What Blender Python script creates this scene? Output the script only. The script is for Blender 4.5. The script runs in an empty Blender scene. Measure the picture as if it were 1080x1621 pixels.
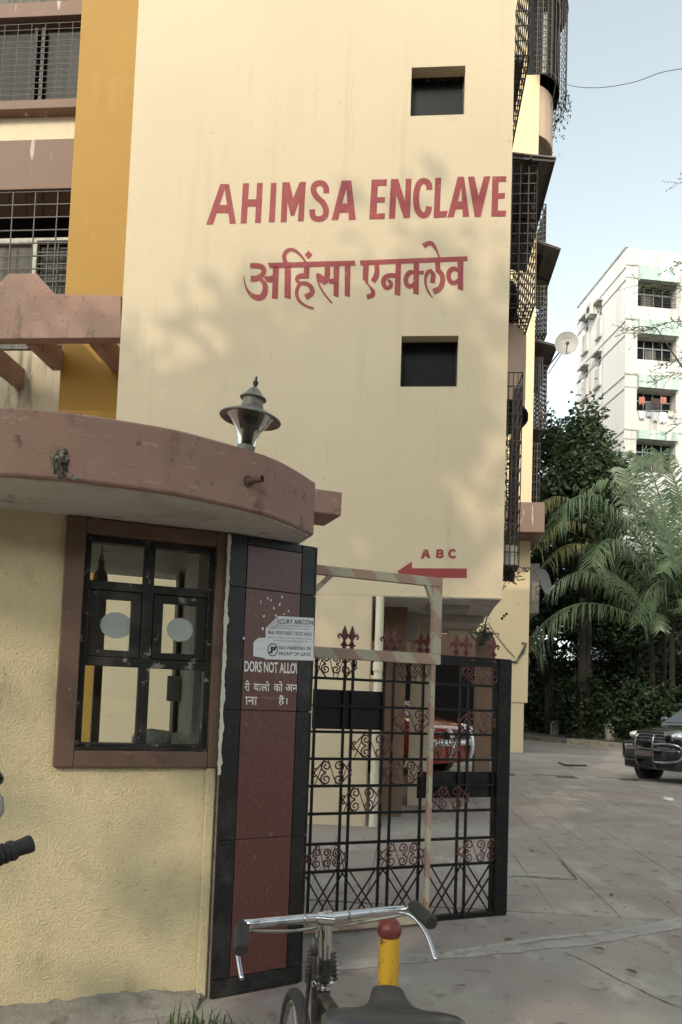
import bpy, bmesh, math, random
from mathutils import Vector, Matrix
random.seed(7)
S = bpy.context.scene
COL = S.collection
PI = math.pi
R_ = math.radians

# ---------------------------------------------------------------- camera
FPX = 1200.0; PITCH = R_(3.5); ROLL = .035; HORIZON = 1115.0
CX = 540.0; CY = HORIZON - FPX * math.tan(PITCH)
CAM = Vector((0, 0, 1.5))
F_ = Vector((0, math.cos(PITCH), math.sin(PITCH)))
U0 = Vector((0, -math.sin(PITCH), math.cos(PITCH)))
RT = math.cos(ROLL) * Vector((1, 0, 0)) + math.sin(ROLL) * U0
UP = -math.sin(ROLL) * Vector((1, 0, 0)) + math.cos(ROLL) * U0
cd = bpy.data.cameras.new('camera')
cam = bpy.data.objects.new('camera', cd); COL.objects.link(cam); S.camera = cam
cd.sensor_fit = 'VERTICAL'; cd.sensor_height = 24; cd.lens = FPX / 1621 * 24
cd.shift_y = (CY - 810.5) / 1621
cd.clip_start = .05; cd.clip_end = 1000
mw = Matrix.Identity(4)
for i in range(3):
    mw[i][0] = RT[i]; mw[i][1] = UP[i]; mw[i][2] = -F_[i]; mw[i][3] = CAM[i]
cam.matrix_world = mw
# ---------------------------------------------------------------- light
TOSUN = Vector((-.33, -.78, .52)).normalized()
SUN_EL = math.asin(TOSUN.z); SUN_ROT = math.atan2(TOSUN.x, TOSUN.y)
W = bpy.data.worlds.new('World'); S.world = W; W.use_nodes = True
nt = W.node_tree; nt.nodes.clear()
sky = nt.nodes.new('ShaderNodeTexSky'); sky.sky_type = 'NISHITA'; sky.sun_disc = False
sky.sun_elevation = SUN_EL; sky.sun_rotation = SUN_ROT
sky.air_density = 1.0; sky.dust_density = 3.0; sky.ozone_density = 1.0; sky.altitude = 20
bg = nt.nodes.new('ShaderNodeBackground'); bg.inputs[1].default_value = .15
wo = nt.nodes.new('ShaderNodeOutputWorld')
hz_ = nt.nodes.new('ShaderNodeHueSaturation'); hz_.inputs['Saturation'].default_value = .36; hz_.inputs['Value'].default_value = 1.3
nt.links.new(sky.outputs[0], hz_.inputs['Color']); tn = nt.nodes.new('ShaderNodeMix'); tn.data_type = 'RGBA'; tn.blend_type = 'MULTIPLY'; tn.inputs[0].default_value = 1; tn.inputs[7].default_value = (1.0, 1.07, 1.0, 1); nt.links.new(hz_.outputs[0], tn.inputs[6]); nt.links.new(tn.outputs[2], bg.inputs[0]); nt.links.new(bg.outputs[0], wo.inputs[0])
sl = bpy.data.lights.new('sun', 'SUN'); sl.energy = 1.05; sl.angle = R_(.6); sl.color = (1, .85, .64)
so = bpy.data.objects.new('sun', sl); COL.objects.link(so)
so.rotation_euler = TOSUN.to_track_quat('Z', 'Y').to_euler(); so.location = (0, -20, 40)
S.view_settings.view_transform = 'Standard'; S.view_settings.look = 'None'
S.view_settings.exposure = .84; S.view_settings.gamma = 1; S.view_settings.use_curve_mapping = False

# ---------------------------------------------------------------- rays from the photograph, used to measure the place
def ray(px, py): return F_ * FPX + RT * (px - CX) + UP * (CY - py)
def atY(px, py, Y): d = ray(px, py); return CAM + d * (Y / d.y)
def atZ(px, py, z=0): d = ray(px, py); return CAM + d * ((z - CAM.z) / d.z)

class Frame:
    """a local frame standing on the ground: x along a wall, y into depth, z up"""
    def __init__(s, ox, oy, ang, oz=0): s.o = Vector((ox, oy, oz)); s.a = ang; s.c = math.cos(ang); s.s = math.sin(ang)
    def loc(s, P): d = Vector(P) - s.o; return Vector((d.x * s.c + d.y * s.s, -d.x * s.s + d.y * s.c, d.z))
    def hit(s, px, py, v=0):
        d = ray(px, py); dl = Vector((d.x * s.c + d.y * s.s, -d.x * s.s + d.y * s.c, d.z)); c = s.loc(CAM)
        return c + dl * ((v - c.y) / dl.y)

# ---------------------------------------------------------------- mesh helpers
class MB:
    def __init__(s): s.v = []; s.f = []
    def poly(s, pts): n = len(s.v); s.v += [tuple(p) for p in pts]; s.f.append(tuple(range(n, n + len(pts)))); return s
    def box(s, x0, x1, y0, y1, z0, z1, M=None):
        n = len(s.v)
        P = [Vector((x, y, z)) for x in (x0, x1) for y in (y0, y1) for z in (z0, z1)]
        if M: P = [M @ p for p in P]
        s.v += [tuple(p) for p in P]
        s.f += [tuple(n + i for i in q) for q in ((0, 1, 3, 2), (4, 6, 7, 5), (0, 4, 5, 1), (2, 3, 7, 6), (0, 2, 6, 4), (1, 5, 7, 3))]
        return s
    def beam(s, p, q, w, h, up=(0, 0, 1)):
        p = Vector(p); q = Vector(q); d = (q - p).normalized(); up = Vector(up)
        if abs(d.dot(up)) > .98: up = Vector((0, 1, 0))
        a = d.cross(up).normalized() * w / 2; b = a.cross(d).normalized() * h / 2
        n = len(s.v)
        for e in (p, q): s.v += [tuple(e + a + b), tuple(e - a + b), tuple(e - a - b), tuple(e + a - b)]
        s.f += [tuple(n + i for i in k) for k in ((0, 1, 2, 3), (7, 6, 5, 4), (0, 4, 5, 1), (1, 5, 6, 2), (2, 6, 7, 3), (3, 7, 4, 0))]
        return s
    def tube(s, pts, r, seg=6, caps=True):
        pts = [Vector(p) for p in pts]; n0 = len(s.v); k = len(pts); prev = None
        rr = r if isinstance(r, (list, tuple)) else [r] * k
        for i, p in enumerate(pts):
            d = (pts[min(i + 1, k - 1)] - pts[max(i - 1, 0)])
            if d.length < 1e-9: d = Vector((0, 0, 1))
            d.normalize()
            if prev is None:
                u = Vector((0, 0, 1)) if abs(d.z) < .9 else Vector((1, 0, 0))
            else: u = prev
            a = (u - d * u.dot(d)).normalized(); prev = a; b = d.cross(a)
            for j in range(seg):
                t = 2 * PI * j / seg; s.v.append(tuple(p + (a * math.cos(t) + b * math.sin(t)) * rr[i]))
        for i in range(k - 1):
            for j in range(seg):
                j2 = (j + 1) % seg
                s.f.append((n0 + i * seg + j, n0 + i * seg + j2, n0 + (i + 1) * seg + j2, n0 + (i + 1) * seg + j))
        if caps:
            s.f.append(tuple(n0 + j for j in reversed(range(seg)))); s.f.append(tuple(n0 + (k - 1) * seg + j for j in range(seg)))
        return s
    def lathe(s, prof, M=None, seg=24):
        n0 = len(s.v)
        for r, z in prof:
            for j in range(seg):
                t = 2 * PI * j / seg; p = Vector((r * math.cos(t), r * math.sin(t), z))
                s.v.append(tuple(M @ p if M else p))
        for i in range(len(prof) - 1):
            for j in range(seg):
                j2 = (j + 1) % seg
                s.f.append((n0 + i * seg + j, n0 + i * seg + j2, n0 + (i + 1) * seg + j2, n0 + (i + 1) * seg + j))
        return s
    def prism(s, pts, a, b):
        """polygon of 2D pts; a(p), b(p) map to the two ends"""
        n = len(s.v); k = len(pts)
        s.v += [tuple(a(p)) for p in pts] + [tuple(b(p)) for p in pts]
        s.f.append(tuple(n + i for i in range(k))); s.f.append(tuple(n + k + i for i in reversed(range(k))))
        for i in range(k):
            j = (i + 1) % k; s.f.append((n + i, n + k + i, n + k + j, n + j))
        return s
    def ellipsoid(s, c, r, seg=14, rings=9, M=None):
        prof = []
        n0 = len(s.v)
        for i in range(rings + 1):
            t = -PI / 2 + PI * i / rings
            for j in range(seg):
                u = 2 * PI * j / seg
                p = Vector((c[0] + r[0] * math.cos(t) * math.cos(u), c[1] + r[1] * math.cos(t) * math.sin(u), c[2] + r[2] * math.sin(t)))
                s.v.append(tuple(M @ p if M else p))
        for i in range(rings):
            for j in range(seg):
                j2 = (j + 1) % seg; s.f.append((n0 + i * seg + j, n0 + i * seg + j2, n0 + (i + 1) * seg + j2, n0 + (i + 1) * seg + j))
        return s
    def build(s, name, mat, parent=None, smooth=False, bevel=0, bseg=2, weld=False):
        me = bpy.data.meshes.new(name); me.from_pydata(s.v, [], s.f); 
        bm = bmesh.new(); bm.from_mesh(me)
        if weld: bmesh.ops.remove_doubles(bm, verts=bm.verts, dist=1e-4)
        bmesh.ops.recalc_face_normals(bm, faces=bm.faces); bm.to_mesh(me); bm.free()
        if mat: me.materials.append(mat)
        o = bpy.data.objects.new(name, me); COL.objects.link(o)
        if parent: o.parent = parent
        if smooth:
            me.polygons.foreach_set('use_smooth', [True] * len(me.polygons))
            if smooth != 1: me.set_sharp_from_angle(angle=R_(smooth))
        if bevel:
            b = o.modifiers.new('bevel', 'BEVEL'); b.width = bevel; b.segments = bseg; b.limit_method = 'ANGLE'; b.angle_limit = R_(40)
        return o

def thing(name, label, cat, loc=(0, 0, 0), rz=0, group=None):
    o = bpy.data.objects.new(name, None); COL.objects.link(o); o.location = loc; o.rotation_euler = (0, 0, rz)
    o.empty_display_size = .2
    return tag(o, label, cat, group)
def tag(o, label=None, cat=None, group=None, kind=None):
    if label: o['label'] = label
    if cat: o['category'] = cat
    if group: o['group'] = group
    if kind: o['kind'] = kind
    return o
def copy_tree(o, parent=None):
    c = o.copy(); COL.objects.link(c); c.parent = parent
    for ch in list(o.children): copy_tree(ch, c)
    return c
def inst(src, parent, loc, rot=(0, 0, 0), scale=(1, 1, 1)):
    c = src.copy(); COL.objects.link(c); c.parent = parent; c.location = loc; c.rotation_euler = rot; c.scale = scale
    return c

# ---------------------------------------------------------------- materials
def hexc(h):
    h = h.lstrip('#'); o = []
    for i in (0, 2, 4):
        c = int(h[i:i + 2], 16) / 255; o.append(c / 12.92 if c <= .04045 else ((c + .055) / 1.055) ** 2.4)
    return (*o, 1)
def rgb(*c): return (*c, 1)
def mat(name, col, rough=.85, metal=0, layers=(), bump=None, bump2=None, rnd=0, spec=.5, coat=0, trans=0):
    """layers: (color, scale, lo, hi, amount, stretch) noise masks of dirt, wear and unevenness"""
    m = bpy.data.materials.new(name); m.use_nodes = True; n = m.node_tree.nodes; L = m.node_tree.links
    b = n['Principled BSDF']; b.inputs['Roughness'].default_value = rough; b.inputs['Metallic'].default_value = metal
    b.inputs['Specular IOR Level'].default_value = spec; b.inputs['Coat Weight'].default_value = coat
    if trans: b.inputs['Transmission Weight'].default_value = trans
    tc = n.new('ShaderNodeTexCoord')
    src = tc.outputs['Object']
    if rnd:
        oi = n.new('ShaderNodeObjectInfo'); ad = n.new('ShaderNodeVectorMath'); ad.operation = 'ADD'
        sc = n.new('ShaderNodeMath'); sc.operation = 'MULTIPLY'; sc.inputs[1].default_value = 40
        L.new(oi.outputs['Random'], sc.inputs[0]); L.new(src, ad.inputs[0]); L.new(sc.outputs[0], ad.inputs[1]); src = ad.outputs[0]
    rgbn = n.new('ShaderNodeRGB'); rgbn.outputs[0].default_value = col; cur = rgbn.outputs[0]
    if rnd:
        mr = n.new('ShaderNodeMapRange'); L.new(oi.outputs['Random'], mr.inputs[0]); mr.inputs[3].default_value = 1 - rnd; mr.inputs[4].default_value = 1 + rnd
        mu = n.new('ShaderNodeVectorMath'); mu.operation = 'SCALE'; L.new(cur, mu.inputs[0]); L.new(mr.outputs[0], mu.inputs['Scale']); cur = mu.outputs[0]
    for c2, sc, lo, hi, am, st in layers:
        mp = n.new('ShaderNodeMapping'); mp.inputs['Scale'].default_value = st; L.new(src, mp.inputs[0])
        nz = n.new('ShaderNodeTexNoise'); nz.inputs['Scale'].default_value = sc; nz.inputs['Detail'].default_value = 8; nz.inputs['Roughness'].default_value = .62
        L.new(mp.outputs[0], nz.inputs[0])
        mr = n.new('ShaderNodeMapRange'); mr.inputs[1].default_value = .5 + (lo - .5) * .6; mr.inputs[2].default_value = .5 + (hi - .5) * .6; mr.inputs[4].default_value = am
        L.new(nz.outputs[0], mr.inputs[0])
        mx = n.new('ShaderNodeMix'); mx.data_type = 'RGBA'; L.new(mr.outputs[0], mx.inputs[0]); L.new(cur, mx.inputs[6]); mx.inputs[7].default_value = c2
        cur = mx.outputs[2]
    L.new(cur, b.inputs['Base Color'])
    last = None
    for bp in (bump, bump2):
        if not bp: continue
        sc, strength, dist, st = bp if len(bp) == 4 else (*bp, (1, 1, 1))
        mp = n.new('ShaderNodeMapping'); mp.inputs['Scale'].default_value = st; L.new(src, mp.inputs[0])
        nz = n.new('ShaderNodeTexNoise'); nz.inputs['Scale'].default_value = sc; nz.inputs['Detail'].default_value = 6
        L.new(mp.outputs[0], nz.inputs[0])
        bu = n.new('ShaderNodeBump'); bu.inputs['Strength'].default_value = strength; bu.inputs['Distance'].default_value = dist
        L.new(nz.outputs[0], bu.inputs['Height'])
        if last: L.new(last, bu.inputs['Normal'])
        last = bu.outputs[0]
    if last: L.new(last, b.inputs['Normal'])
    return m
one = (1, 1, 1); streak = (1, 1, .06)
CREAM = rgb(.50, .405, .283)
m_cream = mat('cream_paint', CREAM, .75, layers=[(rgb(.54, .445, .315), .35, .4, .7, .5, one), (rgb(.44, .365, .24), 1.3, .58, .8, .35, (1, 1, .5)), (rgb(.42, .35, .25), 3.0, .7, .78, .35, (1, 1, .35)), (rgb(.30, .25, .18), 9, .74, .8, .5, one), (rgb(.40, .325, .22), 4, .62, .85, .4, (1, 1, .05))], bump=(1.2, .12, .05), bump2=(60, .12, .01))
m_orange = mat('orange_paint', rgb(.285, .148, .012), .7, layers=[(rgb(.31, .168, .018), .8, .4, .7, .5, one), (rgb(.40, .20, .05), 2, .6, .8, .4, (1, 1, .4))], bump=(40, .1, .01))
m_maroon = mat('brown_render', rgb(.285, .170, .130), .88, layers=[(rgb(.30, .19, .15), 2.5, .45, .7, .6, one), (rgb(.10, .07, .055), 5, .60, .8, .6, (1, 1, .25)), (rgb(.42, .33, .28), 26, .68, .76, .4, (.35, .35, 1)), (rgb(.05, .04, .035), 14, .68, .8, .6, one)], bump=(9, .5, .02), bump2=(60, .35, .01, (.4, .4, 1.6)))
m_maroon_far = mat('brown_paint', rgb(.175, .112, .085), .85, layers=[(rgb(.20, .13, .10), 2, .5, .75, .6, streak), (rgb(.6, .52, .45), 7, .7, .76, .5, (1, 1, .15))], bump=(30, .1, .01))
m_stucco = mat('rough_yellow_render', rgb(.515, .435, .275), .92, layers=[(rgb(.57, .485, .31), 1.4, .4, .7, .7, one), (rgb(.43, .365, .23), 3.2, .52, .75, .55, one), (rgb(.54, .40, .245), 1.9, .62, .78, .45, one), (rgb(.20, .16, .10), 26, .76, .82, .7, one), (rgb(.36, .30, .18), 7, .56, .8, .5, one), (rgb(.38, .31, .19), 55, .58, .74, .4, one)], bump=(95, .9, .011), bump2=(30, .22, .012))
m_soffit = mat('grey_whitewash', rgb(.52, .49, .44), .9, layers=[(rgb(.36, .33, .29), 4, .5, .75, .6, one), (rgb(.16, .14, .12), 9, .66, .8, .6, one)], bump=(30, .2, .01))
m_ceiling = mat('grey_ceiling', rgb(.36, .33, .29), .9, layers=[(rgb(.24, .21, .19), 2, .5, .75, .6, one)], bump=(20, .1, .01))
m_brownwall = mat('brown_column_paint', rgb(.20, .125, .085), .85, layers=[(rgb(.27, .18, .13), 3, .5, .75, .5, one)], bump=(30, .1, .01))
m_stain = mat('stained_wall', rgb(.34, .28, .20), .9, layers=[(rgb(.10, .085, .06), 6, .48, .7, .8, (1, 1, .12)), (rgb(.5, .45, .38), 3, .6, .8, .5, one)], bump=(30, .2, .01))
m_red = mat('sign_red_paint', rgb(.225, .027, .031), .7, layers=[(rgb(.29, .055, .055), 9, .48, .72, .55, (1, 1, .4)), (rgb(.50, .33, .22), 30, .72, .80, .5, (1, 1, .4))])
m_wframe = mat('brown_window_paint', rgb(.10, .057, .038), .6, layers=[(rgb(.16, .09, .06), 4, .5, .75, .5, one), (rgb(.04, .028, .02), 9, .6, .8, .6, one), (rgb(.4, .33, .26), 28, .73, .78, .6, one)], bump=(40, .2, .006))
m_sash = mat('black_window_paint', rgb(.010, .009, .008), .55, spec=.3, layers=[(rgb(.045, .04, .036), 5, .5, .7, .6, one), (rgb(.30, .27, .23), 16, .66, .74, .6, one)], bump=(60, .3, .005))
m_black = mat('black_gate_paint', rgb(.006, .006, .006), .5, spec=.25, layers=[(rgb(.02, .018, .016), 12, .55, .75, .7, one), (rgb(.10, .055, .03), 30, .72, .78, .6, one)], bump=(50, .2, .004))
m_scroll = mat('maroon_scroll_paint', rgb(.10, .034, .030), .5, layers=[(rgb(.19, .09, .07), 9, .5, .7, .6, one)])
m_finial = mat('red_finial_paint', rgb(.105, .014, .016), .45, layers=[(rgb(.09, .015, .015), 20, .5, .7, .6, one)])
m_granite_red = mat('red_granite', rgb(.105, .036, .031), .28, layers=[(rgb(.15, .06, .05), 60, .45, .7, .7, one), (rgb(.05, .02, .02), 140, .5, .7, .7, one), (rgb(.30, .22, .19), 12, .72, .76, .3, one)], rnd=.06)
m_granite_black = mat('black_granite', rgb(.011, .011, .011), .32, spec=.3, layers=[(rgb(.035, .037, .038), 90, .5, .7, .7, one), (rgb(.07, .065, .06), 4, .55, .75, .35, one)], rnd=.1)
m_grout = mat('grout', rgb(.22, .19, .165), .95, layers=[(rgb(.1, .09, .08), 12, .5, .7, .7, one)], bump=(60, .3, .005))
m_cement = mat('grey_cement', rgb(.215, .20, .175), .95, layers=[(rgb(.30, .275, .24), 3, .5, .72, .7, one), (rgb(.12, .105, .09), 7, .55, .75, .7, one), (rgb(.08, .085, .05), 2, .6, .75, .5, one)], bump=(8, .7, .03), bump2=(60, .5, .01))
m_white = mat('white_print_paint', rgb(.72, .70, .67), .7, layers=[(rgb(.3, .18, .15), 90, .66, .74, .6, one)])
m_ground = mat('worn_concrete', rgb(.252, .218, .2), .88, layers=[(rgb(.30, .285, .25), .7, .45, .66, .8, one), (rgb(.228, .172, .163), .45, .48, .66, .85, one), (rgb(.40, .37, .335), 2.6, .6, .76, .5, (1, .5, 1)), (rgb(.085, .075, .068), 5, .64, .8, .6, one), (rgb(.34, .31, .28), 40, .7, .76, .5, one)], bump=(5, .25, .02), bump2=(90, .4, .006))
m_slab = mat('worn_paving', rgb(.262, .222, .20), .86, layers=[(rgb(.31, .29, .255), .6, .45, .66, .8, one), (rgb(.225, .172, .158), .5, .48, .68, .75, one), (rgb(.40, .37, .335), 2.4, .6, .76, .5, (1, .4, 1)), (rgb(.08, .07, .062), 4, .64, .8, .55, one), (rgb(.33, .30, .27), 45, .7, .76, .5, one)], bump=(5, .25, .02), bump2=(90, .35, .006), rnd=.05)
# the paving slabs share one worn pattern across joints: use world-like coordinates
def world_coords(m):
    n = m.node_tree.nodes; L = m.node_tree.links; g = n.new('ShaderNodeNewGeometry')
    for k in list(n):
        if k.type == 'MAPPING': L.new(g.outputs['Position'], k.inputs[0])
world_coords(m_slab); world_coords(m_ground)
m_kerb = mat('pale_threshold', rgb(.29, .265, .245), .9, layers=[(rgb(.36, .34, .31), 3, .5, .7, .7, one), (rgb(.14, .125, .11), 6, .55, .75, .7, one)], bump=(20, .5, .01))
m_soil = mat('dark_soil', rgb(.045, .038, .028), .98, layers=[(rgb(.08, .07, .045), 3, .5, .7, .7, one)], bump=(10, .8, .05))
m_chrome = mat('chrome', rgb(.58, .58, .60), .2, 1, layers=[(rgb(.30, .27, .25), 25, .58, .75, .7, one)])
m_steel = mat('dull_steel', rgb(.36, .35, .34), .4, 1, layers=[(rgb(.16, .11, .08), 14, .5, .72, .7, one)])
m_rubber = mat('black_rubber', rgb(.014, .014, .014), .6, layers=[(rgb(.05, .047, .043), 12, .5, .75, .6, one)], bump=(90, .3, .003))
m_leather = mat('worn_black_saddle_cover', rgb(.022, .024, .026), .38, layers=[(rgb(.05, .052, .052), 6, .45, .7, .7, one), (rgb(.10, .09, .08), 18, .66, .78, .4, one)], bump=(120, .25, .002))
m_bikepaint = mat('dusty_black_bicycle_paint', rgb(.022, .021, .02), .45, layers=[(rgb(.11, .095, .078), 9, .45, .7, .7, one), (rgb(.12, .06, .03), 22, .66, .76, .6, one)])
m_yellow = mat('yellow_bollard_paint', rgb(.60, .33, .018), .6, layers=[(rgb(.45, .22, .02), 8, .5, .7, .6, (1, 1, .3)), (rgb(.10, .045, .02), 18, .66, .72, .9, (1, 1, .3)), (rgb(.05, .03, .02), 40, .7, .76, .8, one)])
m_ballred = mat('dark_red_ball_paint', rgb(.15, .022, .018), .4, layers=[(rgb(.22, .06, .05), 9, .5, .7, .6, one), (rgb(.06, .02, .02), 26, .6, .75, .6, one)])
m_lampmetal = mat('grey_lamp_metal', rgb(.20, .19, .165), .5, .3, layers=[(rgb(.10, .09, .075), 22, .5, .7, .6, one), (rgb(.33, .32, .29), 10, .55, .75, .5, one)])
m_lampdark = mat('dark_lamp_metal', rgb(.03, .029, .026), .5, .3)
m_awn = mat('grey_awning_sheet', rgb(.17, .155, .135), .7, layers=[(rgb(.10, .085, .07), 5, .5, .72, .7, (1, .3, 1)), (rgb(.27, .24, .2), 3, .55, .75, .5, one)], bump=(20, .2, .02))
m_grille = mat('dark_grille_paint', rgb(.035, .028, .026), .6, layers=[(rgb(.09, .05, .035), 12, .5, .7, .7, one)])
m_darkroom = mat('dark_room', rgb(.014, .013, .012), .95, spec=.1)  # near-black standing in for the shade of unlit rooms and undersides
m_curtain = mat('faded_curtain', rgb(.12, .11, .095), .95, layers=[(rgb(.05, .047, .042), 9, .45, .65, .7, (1, 1, .03))], bump=(14, .6, .04, (1, 1, .02)))
m_pink = mat('pinkish_balcony_paint', rgb(.48, .34, .25), .8, layers=[(rgb(.36, .25, .18), 2.5, .5, .75, .5, streak)], bump=(30, .1, .01))
m_wing = mat('wing_cream_paint', rgb(.50, .395, .25), .8, layers=[(rgb(.50, .40, .23), .9, .5, .75, .5, (1, 1, .3)), (rgb(.25, .2, .13), 6, .7, .78, .4, (1, 1, .3))], bump=(30, .1, .01))
m_tower = mat('white_tower_paint', rgb(.53, .515, .50), .85, layers=[(rgb(.44, .40, .37), 1.2, .5, .75, .6, (1, 1, .12)), (rgb(.22, .17, .13), 2.8, .58, .74, .6, (1, 1, .07))], bump=(10, .1, .02))
m_towerL = mat('lightened_flank_paint', rgb(.70, .69, .69), .85, layers=[(rgb(.48, .45, .44), .6, .5, .75, .6, (1, 1, .12))], bump=(10, .1, .02))  # flank colour lightened to make up for the light it misses
m_green = mat('pale_green_paint', rgb(.36, .45, .42), .85, layers=[(rgb(.62, .60, .56), 2.2, .52, .66, .8, (1, 1, .08)), (rgb(.15, .17, .15), 3, .62, .76, .6, (1, 1, .08))])
m_groove = mat('dark_groove', rgb(.075, .066, .058), .95)
m_tgroove = mat('weathered_band', rgb(.42, .40, .39), .95, layers=[(rgb(.22, .2, .19), 3, .5, .7, .7, one)])
m_plastic = mat('crinkled_plastic', rgb(.58, .56, .53), .25, layers=[(rgb(.65, .65, .66), 14, .55, .68, .8, one), (rgb(.2, .18, .17), 8, .5, .7, .6, one)], bump=(30, .9, .02))
m_frost = mat('frosted_sticker', rgb(.30, .33, .32), .6, layers=[(rgb(.36, .39, .38), 8, .4, .7, .5, one)])
m_paper = mat('white_sticker_paper', rgb(.62, .63, .65), .65, layers=[(rgb(.52, .52, .53), 12, .5, .75, .5, one)])
m_ink = mat('black_ink', rgb(.03, .03, .035), .7)
m_ink2 = mat('grey_ink', rgb(.14, .14, .16), .7)
m_pvc = mat('cream_pipe', rgb(.56, .50, .38), .5, layers=[(rgb(.38, .32, .24), 4, .5, .75, .6, (1, 1, .3))])
m_tubelight = mat('ivory_tube_batten', rgb(.78, .70, .50), .5)
m_wire = mat('black_cable', rgb(.05, .05, .05), .6)
m_dishm = mat('grey_dish', rgb(.25, .235, .22), .55, layers=[(rgb(.19, .175, .16), 3, .5, .7, .6, one)])
m_redlogo = mat('faded_red_print', rgb(.42, .28, .25), .7)
m_suv = mat('black_car_paint', rgb(.008, .009, .012), .14, 0, coat=1, layers=[(rgb(.05, .045, .04), 5, .5, .8, .35, one)])
m_redcar = mat('red_car_paint', rgb(.33, .035, .022), .2, 0, coat=1, layers=[(rgb(.25, .06, .04), 5, .5, .8, .4, one)])
m_carblack = mat('black_car_plastic', rgb(.016, .016, .016), .5)
m_carwhite = mat('silver_car_trim', rgb(.75, .75, .75), .25, .6)
m_lightglass = mat('headlight_lens', rgb(.75, .77, .8), .06, .7)
m_tyre = mat('tyre_rubber', rgb(.018, .018, .018), .8, bump=(60, .4, .004))
m_barkshade = mat('shade_darkened_bark', rgb(.015, .012, .0095), .95, layers=[(rgb(.026, .022, .018), 9, .5, .7, .7, (.3, .3, 1))], bump=(8, .9, .03, (.2, .2, 3)))  # bark colour darkened to carry the shadow around the trunks
m_bark = mat('grey_bark', rgb(.055, .045, .035), .95, layers=[(rgb(.095, .08, .062), 6, .5, .72, .7, (1, 1, .4))], bump=(12, .8, .04, (1, 1, .4)))
m_concpost = mat('lichened_concrete', rgb(.20, .19, .165), .95, layers=[(rgb(.08, .08, .06), 5, .5, .7, .7, one)], bump=(20, .5, .01))
m_house = mat('opposite_house_render', rgb(.30, .26, .21), .9)
m_trash = mat('white_litter', rgb(.75, .73, .7), .8)
m_drygrey = mat('dry_leaf', rgb(.12, .075, .035), .9)
def clothmat(n, c): return mat(n, c, .95, bump=(20, .3, .02))

def leafmat(name, c1, c2, trans=.25, gloss=.5):
    m = bpy.data.materials.new(name); m.use_nodes = True; n = m.node_tree.nodes; L = m.node_tree.links
    b = n['Principled BSDF']; b.inputs['Roughness'].default_value = gloss; b.inputs['Specular IOR Level'].default_value = .35
    tc = n.new('ShaderNodeTexCoord'); nz = n.new('ShaderNodeTexNoise'); nz.inputs['Scale'].default_value = 1.1; nz.inputs['Detail'].default_value = 6
    L.new(tc.outputs['Object'], nz.inputs[0]); mr = n.new('ShaderNodeMapRange'); mr.inputs[1].default_value = .35; mr.inputs[2].default_value = .68; L.new(nz.outputs[0], mr.inputs[0])
    mx = n.new('ShaderNodeMix'); mx.data_type = 'RGBA'; mx.inputs[6].default_value = c1; mx.inputs[7].default_value = c2; L.new(mr.outputs[0], mx.inputs[0])
    L.new(mx.outputs[2], b.inputs['Base Color'])
    t = n.new('ShaderNodeBsdfTranslucent'); L.new(mx.outputs[2], t.inputs[0]); ms = n.new('ShaderNodeMixShader'); ms.inputs[0].default_value = trans
    L.new(b.outputs[0], ms.inputs[1]); L.new(t.outputs[0], ms.inputs[2]); L.new(ms.outputs[0], n['Material Output'].inputs[0])
    return m
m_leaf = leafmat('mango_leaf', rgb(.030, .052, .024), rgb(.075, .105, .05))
m_leafdark = leafmat('dark_leaf', rgb(.014, .028, .012), rgb(.035, .055, .022))  # leaf green darkened, the understory's shade partly put into the colour
m_palm = leafmat('palm_leaf', rgb(.060, .098, .046), rgb(.135, .170, .098), .3, .36)
m_palmy = leafmat('yellowing_palm_leaf', rgb(.14, .15, .055), rgb(.24, .225, .10), .3, .45)
m_grass = leafmat('grass_blade', rgb(.035, .075, .018), rgb(.075, .12, .035))
m_creep = leafmat('creeper_leaf', rgb(.02, .04, .016), rgb(.05, .07, .03))

def glassmat(name, col=(.85, .88, .86, 1), mixf=.12, rough=.03):
    m = bpy.data.materials.new(name); m.use_nodes = True; n = m.node_tree.nodes; L = m.node_tree.links
    n.remove(n['Principled BSDF'])
    t = n.new('ShaderNodeBsdfTransparent'); t.inputs[0].default_value = col
    g = n.new('ShaderNodeBsdfGlossy'); g.inputs['Roughness'].default_value = rough
    fr = n.new('ShaderNodeFresnel'); fr.inputs[0].default_value = 1.45
    ad = n.new('ShaderNodeMath'); ad.operation = 'ADD'; ad.inputs[1].default_value = mixf - .04; L.new(fr.outputs[0], ad.inputs[0])
    ms = n.new('ShaderNodeMixShader'); L.new(ad.outputs[0], ms.inputs[0]); L.new(t.outputs[0], ms.inputs[1]); L.new(g.outputs[0], ms.inputs[2])
    L.new(ms.outputs[0], n['Material Output'].inputs[0]); return m
m_pane = glassmat('thin_glass', (.96, .97, .93, 1), .07)
m_lampglass = glassmat('smoky_lamp_glass', (.62, .60, .52, 1), .07)
m_darkglass = mat('dark_window_glass', rgb(.006, .006, .006), .35, spec=.12, layers=[(rgb(.014, .013, .012), 3, .5, .75, .6, one)])
m_shield = mat('windscreen_glass', rgb(.02, .024, .028), .05, spec=.9)

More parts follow.
